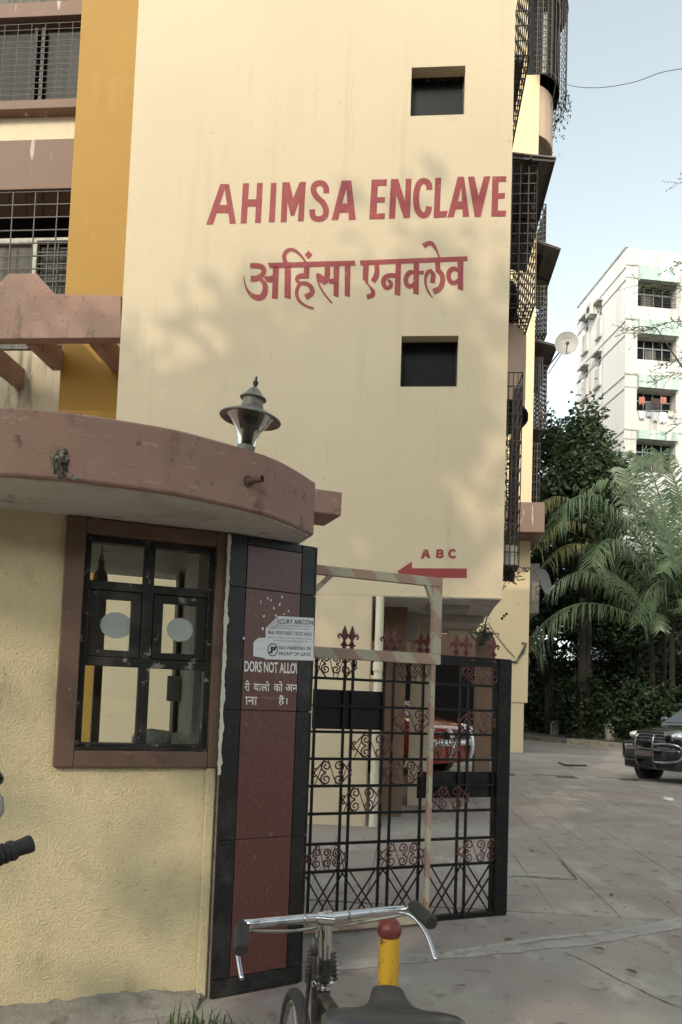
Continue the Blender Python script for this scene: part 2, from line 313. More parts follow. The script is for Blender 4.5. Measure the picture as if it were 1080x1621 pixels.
def striped(name, c1, c2, freq, diag):
    m = mat(name, c1, .7, layers=[(rgb(.22, .17, .13), 14, .66, .76, .55, one)], bump=(40, .2, .004)); n = m.node_tree.nodes; L = m.node_tree.links
    tc = n.new('ShaderNodeTexCoord'); sx = n.new('ShaderNodeSeparateXYZ'); L.new(tc.outputs['Object'], sx.inputs[0])
    a = n.new('ShaderNodeMath'); a.operation = 'MULTIPLY_ADD'; L.new(sx.outputs[2], a.inputs[0]); a.inputs[1].default_value = diag; L.new(sx.outputs[0], a.inputs[2])
    b = n.new('ShaderNodeMath'); b.operation = 'MULTIPLY'; b.inputs[1].default_value = freq; L.new(a.outputs[0], b.inputs[0])
    nz = n.new('ShaderNodeTexNoise'); nz.inputs['Scale'].default_value = 5; L.new(tc.outputs['Object'], nz.inputs[0])
    w = n.new('ShaderNodeMath'); w.operation = 'MULTIPLY_ADD'; L.new(nz.outputs[0], w.inputs[0]); w.inputs[1].default_value = .5; L.new(b.outputs[0], w.inputs[2])
    f = n.new('ShaderNodeMath'); f.operation = 'FRACT'; L.new(w.outputs[0], f.inputs[0])
    g = n.new('ShaderNodeMapRange'); L.new(f.outputs[0], g.inputs[0]); g.inputs[1].default_value = .48; g.inputs[2].default_value = .53
    first = [k for k in n if k.type == 'RGB'][0]; mx = n.new('ShaderNodeMix'); mx.data_type = 'RGBA'; L.new(g.outputs[0], mx.inputs[0])
    outs = [l.to_socket for l in first.outputs[0].links]
    mx.inputs[6].default_value = c1; mx.inputs[7].default_value = c2
    for o in outs: L.new(mx.outputs[2], o)
    return m
m_stripe = striped('faded_red_and_cream_stripes', rgb(.35, .225, .175), rgb(.41, .365, .27), 3.3, .9)

m_dullchrome = mat('dull_chrome', rgb(.34, .34, .35), .22, 1, layers=[(rgb(.12, .11, .1), 9, .5, .7, .7, one)])
m_spray = leafmat('feathery_leaf', rgb(.10, .12, .055), rgb(.18, .19, .11), .35, .6)
# ================================================================ GROUND
def sheet(name, pts, z, m, parent=None, kind='structure'):
    b = MB(); b.poly([(x, y, z) for x, y in pts]); o = b.build(name, m, parent)
    if kind and not parent: o['kind'] = kind
    return o
ground = sheet('ground', [(-150, -150), (150, -150), (150, 250), (-150, 250)], 0, m_ground)
BF = Frame(1.97, 9.31, R_(-5))
def bw(u, v, z=0): c, s = BF.c, BF.s; return Vector((BF.o.x + u * c - v * s, BF.o.y + u * s + v * c, z))
# paved court: slabs laid along the building, each its own piece on a dirt bed
court = MB(); court.poly([tuple(bw(u, v, .004)) for u, v in ((-3.2, -3.597), (7.4, -3.597), (7.4, 9.0), (-3.2, 9.0))])
court = court.build('courtyard', m_groove); tag(court, kind='structure')
sw, slen = .47, 1.42
slab = MB().box(.0028, sw - .0028, .0028, slen - .0028, -.03, 0)
slab0 = None
for i in range(-6, 16):
    for j in range(0, 9):
        off = (.47 * ((i * 7) % 3)) % slen
        u, v = i * sw, -3.6 + j * slen - off
        ln = slen
        if v < -3.6: ln = v + slen + 3.6; v = -3.6
        if ln < .1: continue
        P = bw(u, v)
        if P.x > .47 * P.y + 3.0 or P.x < -1.9: continue
        if slab0 is None:
            o = slab.build('paving_slab', m_slab, court, bevel=0); slab0 = o
        else:
            o = slab0.copy(); COL.objects.link(o)
        o.location = (P.x, P.y, .0105 + random.uniform(-.0012, .0012) + .0003 * ((i + j) % 3)); o.rotation_euler = (random.uniform(-.0012, .0012), random.uniform(-.0015, .0015), R_(-5) + random.uniform(-.002, .002)); o.scale = (1, ln / slen, 1)
# threshold ridge where the gate closes
def strip(name, pxs, w, h, m, z=0, wj=.0):
    P = [atZ(x, y, z) for x, y in pxs]; b = MB(); n = len(P)
    for k, p in enumerate(P):
        d = (P[min(k + 1, n - 1)] - P[max(k - 1, 0)]); d.z = 0; d.normalize(); s = Vector((-d.y, d.x, 0)); ww = w * random.uniform(1 - wj, 1 + wj)
        for t, hh in ((-.5, .003), (-.3, h), (.3, h), (.5, .003)): b.v.append(tuple(p + s * ww * t + Vector((0, 0, hh))))
    for k in range(n - 1):
        for q in range(3): b.f.append((k * 4 + q, k * 4 + q + 1, (k + 1) * 4 + q + 1, (k + 1) * 4 + q))
    o = b.build(name, m, smooth=True); tag(o, kind='structure'); return o
def curve_pts(pts, n=6):
    out = []
    P = [pts[0]] + list(pts) + [pts[-1]]
    for i in range(1, len(P) - 2):
        for k in range(n):
            t = k / n; a, b, c, d = P[i - 1], P[i], P[i + 1], P[i + 2]
            out.append(tuple(.5 * (2 * b[j] + (c[j] - a[j]) * t + (2 * a[j] - 5 * b[j] + 4 * c[j] - d[j]) * t * t + (3 * b[j] - a[j] - 3 * c[j] + d[j]) * t ** 3) for j in range(len(b))))
    out.append(tuple(pts[-1])); return out
strip('gate_threshold', curve_pts([(490, 1534), (560, 1527), (650, 1518), (760, 1507), (860, 1497), (930, 1490), (1000, 1477), (1100, 1459), (1250, 1435)]), .14, .010, m_kerb, wj=.2)
strip('threshold_edge', curve_pts([(700, 1512), (800, 1495), (880, 1484), (960, 1477), (1040, 1463), (1150, 1440)]), .05, .014, m_kerb, wj=.4)
def crack(pxs, w, z):
    P = curve_pts([tuple(atZ(x, y, z)) for x, y in pxs], 5); b = MB(); n = len(P)
    for k, p in enumerate(P):
        p = Vector(p); d = Vector(P[min(k + 1, n - 1)]) - Vector(P[max(k - 1, 0)]); d.normalize(); s = Vector((-d.y, d.x, 0)); j = random.uniform(-.5, .5) * w; ww = w * random.uniform(.4, 1.4)
        b.v += [tuple(p + s * (j - ww / 2)), tuple(p + s * (j + ww / 2))]
    for k in range(n - 1): b.f.append((2 * k, 2 * k + 1, 2 * k + 3, 2 * k + 2))
    tag(b.build('ground_crack', m_groove), kind='structure')
crack([(895, 1508), (925, 1521), (962, 1541), (1000, 1560), (1040, 1580), (1075, 1594), (1130, 1612)], .008, .004)
crack([(806, 1386), (850, 1388), (912, 1392)], .022, .016)
crack([(912, 1391), (900, 1375), (884, 1359)], .02, .016)
crack([(1058, 1445), (1075, 1450), (1110, 1462)], .02, .004)
# grey cement ledge, broken, at the foot of the booth wall
b = MB(); nx, ny = 40, 9
for i in range(nx + 1):
    for j in range(ny + 1):
        t = i / nx; x = -2.2 + 1.56 * t; yb = 3.30 + .395 * (x + 2.2); d = j / ny
        y = yb + .03 - d * (.42 - .22 * t) ; h = (.075 * (1 - d) ** .7 + .045 * (math.sin(7 * x + 2) * .5 + .5) * (d < .95)) * (1 - .55 * t)
        h += random.uniform(-.012, .014); 
        if j == ny: h = .001
        b.v.append((x, y, max(h, .002)))
for i in range(nx):
    for j in range(ny): a = i * (ny + 1) + j; b.f.append((a, a + 1, a + ny + 2, a + ny + 1))
tag(b.build('cement_ledge', m_cement, smooth=True), kind='structure')

# ================================================================ MAIN BUILDING
BL = thing('apartment_building', 'cream apartment block with red hand-painted name and an orange stripe at its left', 'building', BF.o, BF.a)
def hb(px, py, v=0): return BF.hit(px, py, v)
def wall_holes(u0, u1, z0, z1, holes, depth, y=0):
    b = MB(); us = sorted({u0, u1, *[h[0] for h in holes], *[h[1] for h in holes]}); zs = sorted({z0, z1, *[h[2] for h in holes], *[h[3] for h in holes]})
    for i in range(len(us) - 1):
        for j in range(len(zs) - 1):
            cu, cz = (us[i] + us[i + 1]) / 2, (zs[j] + zs[j + 1]) / 2
            if any(h[0] < cu < h[1] and h[2] < cz < h[3] for h in holes): continue
            b.poly([(us[i], y, zs[j]), (us[i + 1], y, zs[j]), (us[i + 1], y, zs[j + 1]), (us[i], y, zs[j + 1])])
    for a0, a1, c0, c1 in holes:
        b.poly([(a0, y, c0), (a1, y, c0), (a1, y + depth, c0), (a0, y + depth, c0)]); b.poly([(a0, y, c1), (a0, y + depth, c1), (a1, y + depth, c1), (a1, y, c1)])
        b.poly([(a0, y, c0), (a0, y + depth, c0), (a0, y + depth, c1), (a0, y, c1)]); b.poly([(a1, y, c0), (a1, y, c1), (a1, y + depth, c1), (a1, y + depth, c0)])
    return b
zs = hb(690, 945).z; uL = -5.05; uP = hb(584, 1120).x
wins = []
for a, c in (((652, 107), (735, 181)), ((636, 532), (724, 612))):
    p, q = hb(*a), hb(*c); wins.append((p.x, q.x, q.z, p.z))
b = wall_holes(uL, 0, zs, 14.6, wins, .24)
D = 4.5
b.poly([(0, 0, zs), (0, D, zs), (0, D, 14.6), (0, 0, 14.6)]); b.poly([(uL, 0, zs), (uL, 0, 14.6), (uL, D, 14.6), (uL, D, zs)])
b.poly([(uL, D, zs), (uL, D, 14.6), (0, D, 14.6), (0, D, zs)]); b.poly([(uL, 0, 14.6), (0, 0, 14.6), (0, D, 14.6), (uL, D, 14.6)])
wall = b.build('wall', m_cream, BL, weld=True)
for k, w in enumerate(wins):
    fr = MB(); e = .018; y0, y1 = .17, .215
    fr.box(w[0], w[0] + e, y0, y1, w[2], w[3]); fr.box(w[1] - e, w[1], y0, y1, w[2], w[3]); fr.box(w[0] + e, w[1] - e, y0, y1, w[2], w[2] + e); fr.box(w[0] + e, w[1] - e, y0, y1, w[3] - e, w[3])
    f = fr.build('window', m_sash, BL)
    MB().box(w[0] - .01, w[1] + .01, .22, .236, w[2] - .01, w[3] + .01).build('pane', m_darkglass, f)
# soffit of the stilt storey, with a shallow beam and a recessed panel
b = MB(); b.box(uL + .01, -.01, .012, D - .01, zs - .012, zs + .05); b.build('soffit', m_soffit, BL)
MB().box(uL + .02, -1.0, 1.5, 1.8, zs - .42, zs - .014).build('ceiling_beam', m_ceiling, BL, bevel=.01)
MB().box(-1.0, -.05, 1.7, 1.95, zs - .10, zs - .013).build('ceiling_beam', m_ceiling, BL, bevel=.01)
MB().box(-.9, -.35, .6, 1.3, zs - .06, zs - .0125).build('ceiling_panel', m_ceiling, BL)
# ground storey: cream wall under the left half and columns of the car park
MB().box(uL, uP, 0, .22, 0, zs - .001).build('ground_wall', m_cream, BL, bevel=.006)
def colu(px0, px1, v0, dv, m):
    a, c = hb(px0, 1150, v0), hb(px1, 1150, v0); MB().box(a.x, c.x, v0, v0 + dv, 0, zs - .013).build('column', m, BL, bevel=.008)
colu(603, 640, .95, .4, m_brownwall); colu(648, 684, 2.2, .4, m_cream)
colu(752, 778, 4.0, .35, m_brownwall)
MB().box(-7.6, -2.2, 5.2, 5.4, 0, 3.2).build('car_park_wall', m_brownwall, BL)
MB().box(-2.19, hb(786, 1100, 9.5).x, 9.5, 9.7, .34, hb(720, 1046, 9.5).z).build('car_park_wall', m_darkroom, BL)  # near-black sheet added as the unlit depth behind the red car
MB().box(-2.19, hb(762, 1030, 9.5).x, 9.5, 9.7, hb(720, 1046, 9.5).z + .001, hb(720, 1004, 9.5).z).build('car_park_beam', m_brownwall, BL)
# soil pipe
b = MB(); p = hb(587, 1200, -.06); ux = p.x + .055
b.tube([(ux, -.07, .02), (ux, -.07, zs - .02)], .052, 12); b.tube([(ux, -.07, 1.93), (ux, -.07, 2.03)], .066, 12); b.tube([(ux, -.07, 1.83), (ux, -.07, 1.86)], .07, 12)
b.build('drain_pipe', m_pvc, BL, smooth=40)
# tube light under the soffit and wire tangle by it are separate things
# ---- painted lettering -------------------------------------------------
def ribbon(b, pts, w, y, off, sc, smooth=True):
    """stroke of a painted letter: pts in picture measure, w width(s) in the same measure"""
    P = [tuple(p) if len(p) == 3 else (*p, w) for p in pts]
    if smooth and len(P) > 2: P = curve_pts(P, 5)
    n = len(P); q = []
    for k in range(n):
        a, c = P[max(k - 1, 0)], P[min(k + 1, n - 1)]; dx, dy = c[0] - a[0], c[1] - a[1]; L = math.hypot(dx, dy) or 1
        nx, ny, h = -dy / L, dx / L, P[k][2] / 2
        q.append(((P[k][0] + nx * h, P[k][1] + ny * h), (P[k][0] - nx * h, P[k][1] - ny * h)))
    i0 = len(b.v)
    for l, r in q:
        for s in (l, r): h = hb(off[0] + s[0] * sc, off[1] + s[1] * sc, y); b.v.append((h.x, y, h.z))
    for k in range(n - 1): b.f.append((i0 + 2 * k, i0 + 2 * k + 1, i0 + 2 * k + 3, i0 + 2 * k + 2))
def quad(b, pts, y, off, sc):
    i0 = len(b.v)
    for s in pts: h = hb(off[0] + s[0] * sc, off[1] + s[1] * sc, y); b.v.append((h.x, y, h.z))
    b.f.append(tuple(range(i0, i0 + len(pts))))
def letter(off, sc, quads=(), strokes=()):
    b = MB(); k = 0
    for q in quads: quad(b, q, -.003 - .0006 * k, off, sc); k += 1
    for s in strokes:
        ribbon(b, s[0], s[1] if len(s) > 1 else 0, -.003 - .0006 * k, off, sc); k += 1
    return b.build('painted_letter', m_red, BL)
A, Bq, E1, E2 = (320, 270), .23148, (570, 270), .23148
letter(A, Bq, [[(125, 92), (168, 92), (75, 368), (28, 370)], [(150, 92), (185, 92), (232, 362), (190, 364)], [(110, 235), (172, 235), (182, 290), (92, 290)]])
letter(A, Bq, [[(280, 87), (322, 86), (305, 360), (263, 362)], [(376, 85), (416, 84), (402, 357), (362, 358)], [(312, 197), (376, 195), (372, 245), (306, 247)]])
letter(A, Bq, [[(472, 84), (510, 83), (497, 353), (456, 354)]])
letter(A, Bq, [[(550, 80), (590, 79), (578, 353), (537, 354)], [(672, 78), (710, 76), (695, 346), (655, 348)], [(556, 80), (598, 79), (632, 225), (622, 308), (606, 308), (575, 180)], [(668, 78), (700, 77), (668, 200), (630, 306), (612, 306), (612, 215)]])
letter(A, Bq, (), [([(850, 155), (848, 118), (828, 90), (795, 86), (768, 103), (763, 143), (788, 183), (828, 223), (848, 268), (840, 312), (808, 331), (770, 325), (755, 300), (754, 265)], 40)])
letter(A, Bq, [[(955, 68), (1000, 68), (930, 338), (886, 340)], [(982, 68), (1020, 67), (1052, 336), (1004, 338)], [(950, 225), (1010, 225), (1018, 287), (937, 288)]])
letter(E1, E2, [[(80, 62), (125, 60), (112, 332), (63, 334)], [(118, 61), (185, 59), (181, 103), (118, 105)], [(115, 183), (172, 180), (168, 218), (112, 220)], [(110, 295), (172, 291), (168, 330), (108, 332)]])
letter(E1, E2, [[(212, 58), (255, 57), (240, 327), (197, 330)], [(214, 58), (262, 57), (342, 322), (300, 326)], [(313, 56), (352, 55), (342, 322), (302, 324)]])
letter(E1, E2, (), [([(475, 132), (470, 92), (440, 71), (408, 85), (390, 130), (384, 190), (390, 255), (412, 295), (440, 306), (463, 287), (472, 245)], 42)])
letter(E1, E2, [[(515, 50), (556, 48), (545, 322), (503, 325)], [(546, 278), (600, 275), (590, 318), (542, 322)]])
letter(E1, E2, [[(668, 42), (712, 42), (642, 318), (598, 320)], [(690, 42), (712, 42), (748, 315), (703, 317)], [(660, 212), (698, 210), (706, 262), (648, 264)]])
letter(E1, E2, [[(738, 42), (782, 40), (815, 190), (822, 316), (785, 318)], [(848, 40), (892, 38), (826, 316), (788, 318), (800, 215)]])
letter(E1, E2, [[(906, 40), (950, 39), (942, 313), (897, 315)], [(945, 39), (1002, 38), (1000, 76), (944, 78)], [(940, 155), (993, 152), (990, 190), (939, 192)], [(938, 275), (1000, 272), (995, 313), (937, 314)]])
H, K, N = (380, 380), .17593, (560, 370)
letter(H, K, [[(297, 235), (352, 235), (340, 532), (287, 526)]], [
    ([(92, 232, 50), (150, 230, 48), (200, 246, 48), (216, 280, 44), (195, 318, 46), (150, 346, 54), (98, 346, 56)],),
    ([(185, 350, 30), (222, 395, 44), (228, 440, 50), (215, 490, 56), (180, 518, 56), (130, 510, 48), (85, 475, 30), (55, 425, 16), (40, 370, 11), (35, 325, 7)],),
    ([(222, 330, 20), (262, 352, 56), (302, 345, 60)],)])
letter(H, K, [[(250, 205), (1035, 184), (1040, 230), (268, 255)]])
letter(H, K, [[(402, 235), (460, 235), (457, 530), (400, 518)]], [([(412, 205, 38), (398, 155, 38), (410, 112, 37), (450, 86, 34), (500, 97, 27), (550, 142, 20), (592, 197, 17)],)])
letter(H, K, [[(575, 240), (628, 240), (620, 345), (572, 345)]], [
    ([(612, 322, 48), (550, 324, 48), (517, 342, 42), (520, 380, 34)],),
    ([(515, 392, 30), (560, 388, 36), (610, 398, 40), (645, 435, 42), (645, 480, 44), (590, 515, 56)],),
    ([(540, 395, 36), (515, 440, 33), (512, 495, 30), (540, 553, 26), (600, 594, 21), (665, 616, 20)],)])
letter(H, K, [[(617, 95), (653, 133), (618, 172), (582, 133)]])
letter(H, K, [[(842, 235), (895, 233), (887, 518), (842, 500)]], [
    ([(787, 238, 50), (785, 315, 50), (772, 365, 52), (742, 388, 46)],), ([(694, 298, 14), (718, 332, 56), (752, 372, 62)],),
    ([(690, 315, 14), (712, 400, 15), (760, 485, 15), (828, 568, 14)],), ([(800, 372, 40), (850, 366, 46)],)])
letter(H, K, [[(943, 232), (996, 230), (990, 516), (942, 500)]])
letter(N, K, [[(55, 240), (1022, 202), (1024, 245), (62, 285)]])
letter(N, K, [[(85, 280), (137, 278), (130, 440), (82, 415)]], [([(108, 428, 22), (140, 470, 17), (172, 515, 36), (168, 553, 44), (118, 568, 42)],), ([(205, 280, 45), (211, 330, 45), (200, 388, 50), (172, 432, 46)],)])
letter(N, K, [[(378, 270), (428, 268), (420, 560), (368, 548)]], [([(380, 378, 44), (325, 376, 44), (278, 400, 46), (268, 445, 42), (292, 486, 40), (328, 478, 38), (336, 445, 34), (308, 418, 28)],)])
letter(N, K, [[(540, 262), (590, 260), (585, 550), (535, 540)]], [([(550, 352, 30), (505, 348, 44), (472, 395, 42), (475, 448, 42), (508, 476, 40), (550, 445, 34)],), ([(585, 350, 34), (632, 348, 34)],)])
letter(N, K, [[(732, 252), (780, 250), (778, 335), (738, 348)]], [
    ([(708, 334, 32), (668, 345, 38), (647, 400, 28), (652, 470, 21), (677, 530, 17), (712, 576, 9)],), ([(690, 332, 30), (716, 372, 44), (708, 442, 44)],),
    ([(757, 325, 44), (795, 372, 44), (800, 430, 46), (775, 490, 48), (718, 522, 54)],)])
letter(N, K, (), [([(628, 112, 52), (662, 90, 46), (700, 88, 40), (735, 128, 24), (771, 212, 14)],)])
letter(N, K, [[(935, 245), (988, 243), (985, 515), (937, 495)]], [([(945, 332, 28), (902, 315, 44), (862, 340, 46), (856, 398, 42), (882, 438, 42), (920, 438, 40), (950, 408, 32)],)])
G, J = (580, 600), .25926
letter(G, J, [[(352, 1040), (372, 1040), (349, 1098), (332, 1098)], [(356, 1040), (374, 1040), (392, 1093), (374, 1094)], [(350, 1070), (378, 1069), (381, 1082), (346, 1083)]])
letter(G, J, [[(428, 1040), (443, 1040), (441, 1094), (426, 1094)]], [([(440, 1046, 14), (460, 1047, 14), (464, 1056, 14), (455, 1065, 13), (440, 1066, 12)],), ([(440, 1067, 12), (460, 1068, 13), (466, 1078, 14), (458, 1087, 14), (440, 1088, 13)],)])
letter(G, J, (), [([(545, 1052, 14), (532, 1045, 15), (515, 1049, 16), (508, 1066, 16), (514, 1083, 16), (532, 1090, 15), (546, 1082, 14)],)])
b = MB(); quad(b, [(188, 1175), (278, 1114), (279, 1155), (614, 1157), (614, 1215), (300, 1212), (228, 1208)], -.003, G, J); b.build('painted_arrow', m_red, BL)

scr = random.Random(21); b = MB()
for k in range(46):
    x, y = scr.uniform(235, 800), scr.uniform(20, 900)
    if any(w_[0] - .05 < hb(x, y).x < w_[1] + .05 and w_[2] - .05 < hb(x, y).z < w_[3] + .05 for w_ in wins): continue
    p = hb(x, y); ln = scr.uniform(.01, .05); a_ = scr.choice((1.5, 1.4, 1.7, .3, 2.6)); w_ = scr.uniform(.0015, .004); d = (math.cos(a_), math.sin(a_)); nn = (-d[1] * w_, d[0] * w_)
    b.poly([(p.x, -.0025, p.z), (p.x + d[0] * ln * .5 + nn[0], -.0025, p.z + d[1] * ln * .5 + nn[1]), (p.x + d[0] * ln, -.0025, p.z + d[1] * ln), (p.x + d[0] * ln * .5 - nn[0], -.0025, p.z + d[1] * ln * .5 - nn[1])])
b.build('wall_scuff', mat('scuffed_plaster', rgb(.17, .14, .10), .9), BL)['kind'] = 'stuff'
b = MB()
for pts in ([(368, 24), (384, 18), (398, 21)], [(560, 120), (556, 160), (561, 205), (557, 240)], [(690, 640), (694, 690), (691, 735)], [(250, 200), (268, 214), (281, 211)], [(515, 690), (519, 725), (516, 745)], [(712, 830), (709, 862), (711, 900)], [(340, 560), (352, 552), (366, 556)]):
    P = curve_pts(pts, 4)
    for k in range(len(P) - 1):
        p, q_ = hb(*P[k]), hb(*P[k + 1]); w_ = .0012; b.poly([(p.x - w_, -.0024, p.z), (p.x + w_, -.0024, p.z), (q_.x + w_, -.0024, q_.z), (q_.x - w_, -.0024, q_.z)])
b.build('hairline_crack', mat('plaster_crack', rgb(.30, .25, .17), .9), BL)['kind'] = 'stuff'
# ---- left flank: orange fin, pergola, window bays -------------------------
uO0 = hb(103, 460, 1.0).x; uO1 = uL + .3
ob = MB(); ob.box(uO0, uO1, 1.0, 3.6, 0, 14.6); ob.build('orange_fin', m_orange, BL, bevel=.01)
V2 = 1.45
def zz(py, px=60, v=V2): return hb(px, py, v).z
x0 = -9.2; x1 = uO0 - .001
z_sill = zz(146); z_led = zz(160); z_b0 = zz(228); z_b1 = zz(306)
MB().box(x0, x1, V2 + .14, V2 + .6, z_led, z_sill).build('window_ledge', m_maroon_far, BL, bevel=.008)
MB().box(x0, x1, V2 + .32, V2 + .6, z_b0, z_led - .002).build('spandrel_wall', m_cream, BL)
MB().box(x0, x1, V2 - .1, V2 + .6, z_b1, z_b0 - .002).build('parapet_beam', m_maroon_far, BL, bevel=.01)
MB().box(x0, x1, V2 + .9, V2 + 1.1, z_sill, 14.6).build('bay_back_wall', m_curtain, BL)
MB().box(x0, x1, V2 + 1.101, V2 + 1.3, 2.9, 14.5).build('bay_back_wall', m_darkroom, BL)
zt = zz(12)
MB().box(x0, x1, V2 + .25, V2 + .9, zt + .1, zt + .35).build('window_head', m_maroon_far, BL, bevel=.01)
# dark window with wire grille, upper bay
pz0, pz1 = z_sill, zt
w = MB().box(x1 - 2.125, x1 - .004, V2 + .35, V2 + .42, pz0 + .001, pz0 + .05).build('window', m_sash, BL)
for u in (x1 - .03, x1 - 1.02, x1 - 1.14, x1 - 2.1): MB().box(u - .025, u + .025, V2 + .35, V2 + .42, pz0 + .051, pz1 - .001).build('mullion', m_sash, w)
MB().box(x0, x1, V2 + .44, V2 + .45, pz0, pz1).build('pane', m_darkglass, w)
def grille(name, u0, u1, v, z0, z1, nu, nz, r, m, parent, extra=None):
    b = MB()
    for i in range(nu + 1): u = u0 + (u1 - u0) * i / nu; b.beam((u, v, z0), (u, v, z1), r, r)
    for j in range(nz + 1): z = z0 + (z1 - z0) * j / nz; b.beam((u0, v, z), (u1, v, z), r, r)
    if extra: extra(b)
    return b.build(name, m, parent)
grille('window_grille', x1 - 2.1, x1 - .03, V2 + .28, pz0, pz1, 9, 14, .008, m_grille, BL)
# lower bay: cage with window
zc0, zc1 = zz(470), z_b1
def ex(b):
    for i in range(8):
        u = x1 - .1 - i * .27; b.beam((u, V2 - .08, zc1 - .03), (u - .22, V2 + .4, zc1 - .12), .022, .022)
grille('window_grille', x1 - 2.2, x1 - .03, V2 - .06, zc0, zc1 - .02, 6, 8, .016, m_grille, BL, ex)
fr = MB(); za = zz(355)
fr.box(x0, x1, V2 + .4, V2 + .46, za - .04, za + .04); um = hb(56, 400, V2 + .4).x
w2 = fr.build('window', m_soffit, BL); MB().box(um - .04, um + .04, V2 + .4, V2 + .46, zc0 - .6, za - .041).build('mullion', m_soffit, w2)
b = MB()
b.box(um + .05, x1, V2 + .47, V2 + .48, zc0 - .6, za); w3 = b.build('pane', m_darkglass, w2); MB().box(x0, um - .04, V2 + .47, V2 + .48, zc0 - .6, za).build('pane', m_curtain, w2)
def ex2(b): pass
grille('window_grille', um + .06, x1 - .02, V2 + .35, zc0 - .6, za - .05, 5, 9, .02, m_grille, BL)
# pergola: fascia beam with a stepped top and rafters going back to the wall
hp = lambda px, py, v=.06: BF.hit(px, py, v)
pts = [(-30, 478), (0, 447), (14, 434), (58, 433), (88, 466), (192, 468), (192, 535), (-200, 538), (-200, 478)]
P2 = [(hp(x, y).x, hp(x, y).z) for x, y in pts]; P2 = [(min(x, uL - .004), z) for x, z in P2]
pg = MB(); pg.prism(P2, lambda p: (p[0], .05, p[1]), lambda p: (p[0], .22, p[1])); pg.build('pergola_fascia', m_maroon, BL, bevel=.008)
zr1 = hp(120, 538).z - .0; zr0 = zr1 - .0
for k in range(7):
    u = hp(150 - 100 * k, 545, .22).x + .0
    r = MB(); r.box(u - .075, u + .075, .22, 1.0 if u > uO0 - .1 else 2.0, zr1 + .002, zr1 + .30); r.build('pergola_rafter', m_maroon, BL, bevel=.006)
MB().box(x0, uO0 - .0015, 1.6, 1.75, 3.6, zr1 + .6).build('stained_wall', m_stain, BL)
MB().box(x0, uO0 - .003, 1.2, 1.59, 3.35, 3.6).build('canopy_slab', m_maroon_far, BL)

# ---- right flank: curved balcony, cages, awnings ---------------------------
def arc_prism(cx, cy, r, a0, a1, z0, z1, n=14, th=.1):
    b = MB(); 
    for k in range(n + 1):
        t = a0 + (a1 - a0) * k / n
        for rr in (r, r - th):
            for z in (z0, z1): b.v.append((cx + rr * math.cos(t), cy + rr * math.sin(t), z))
    for k in range(n):
        i = 4 * k; j = i + 4
        b.f += [(i, j, j + 1, i + 1), (i + 2, i + 3, j + 3, j + 2), (i + 1, j + 1, j + 3, i + 3), (i, i + 2, j + 2, j)]
    b.f += [(0, 1, 3, 2), (4 * n, 4 * n + 2, 4 * n + 3, 4 * n + 1)]
    return b
v_b = 2.0
top = hb(812, 540, 1.5); low = hb(830, 640, 1.9)
zb1, zb0 = 7.15, 5.95
rc = .82; cyb = 2.05; cxb = -.30
arc_prism(cxb, cyb, rc, -1.25, 1.5, zb0, zb1).build('curved_balcony', m_pink, BL, smooth=40)
b = MB(); n = 16; 
ring = [(cxb + (rc - .1) * math.cos(-1.25 + 2.75 * k / n), cyb + (rc - .1) * math.sin(-1.25 + 2.75 * k / n)) for k in range(n + 1)]
b.prism(ring + [(0.002, cyb + .9), (0.002, cyb - .9)], lambda p: (p[0], p[1], zb0 + .06), lambda p: (p[0], p[1], zb0 + .16)); b.build('balcony_slab', m_ceiling, BL)
b = MB(); b.prism([(cxb + (rc + .05) * math.cos(-1.25 + 2.75 * k / n), cyb + (rc + .05) * math.sin(-1.25 + 2.75 * k / n)) for k in range(n + 1)] + [(0.002, cyb + .9), (0.002, cyb - .9)], lambda p: (p[0], p[1], zb0 - .05), lambda p: (p[0], p[1], zb0 - .002)); b.build('balcony_underside_shade', m_darkroom, BL)  # near-black plate, the shade under the balcony put into its colour
def cage(u1, v0, v1, z0, z1, nv, nz, r=.014, floor=True, parent=BL, u0=.004, nu=4, diag=False):
    b = MB()
    for i in range(nv + 1): v = v0 + (v1 - v0) * i / nv; b.beam((u1, v, z0), (u1, v, z1), r, r)
    for j in range(nz + 1):
        z = z0 + (z1 - z0) * j / nz; b.beam((u1, v0, z), (u1, v1, z), r, r); b.beam((u0, v0, z), (u1, v0, z), r, r); b.beam((u0, v1, z), (u1, v1, z), r, r)
    for i in range(nu + 1):
        u = u0 + (u1 - u0) * i / nu
        for v in (v0, v1): b.beam((u, v, z0), (u, v, z1), r, r)
        if floor: b.beam((u, v0, z0), (u, v1, z0), r * 1.6, r * 1.6)
    if floor:
        for i in range(nv * 2 + 1): v = v0 + (v1 - v0) * i / nv / 2; b.beam((u0, v, z0), (u1, v, z0), r, r)
    return b.build('window_cage', m_grille, parent)
def awning(u1, v0, v1, z0, z1, parent=BL, u0=.004):
    b = MB(); b.prism([(u0, z1), (u1, z0), (u1, z0 - .02), (u0, z1 - .02)], lambda p: (p[0], v0, p[1]), lambda p: (p[0], v1, p[1])); o = b.build('awning', m_awn, parent)
    f = MB()
    for k in range(3): v = v0 + .04 + (v1 - v0 - .08) * k / 2; f.beam((u0, v, z1 - .06), (u1 - .02, v, z0 - .045), .03, .03)
    f.beam((u1 - .03, v0, z0 - .06), (u1 - .03, v1, z0 - .06), .03, .03); f.beam((u0 + .35, v0, (z0 + z1) / 2 - .05), (u0 + .35, v1, (z0 + z1) / 2 - .05), .025, .025); f.build('awning_frame', m_grille, o); return o
cage(.46, .9, 3.3, 7.12, 9.15, 12, 14, .013)
awning(.70, .8, 3.5, 9.17, 9.27)
MB().box(.004, .05, .95, 3.25, 7.2, 9.1).build('side_window', m_darkglass, BL)
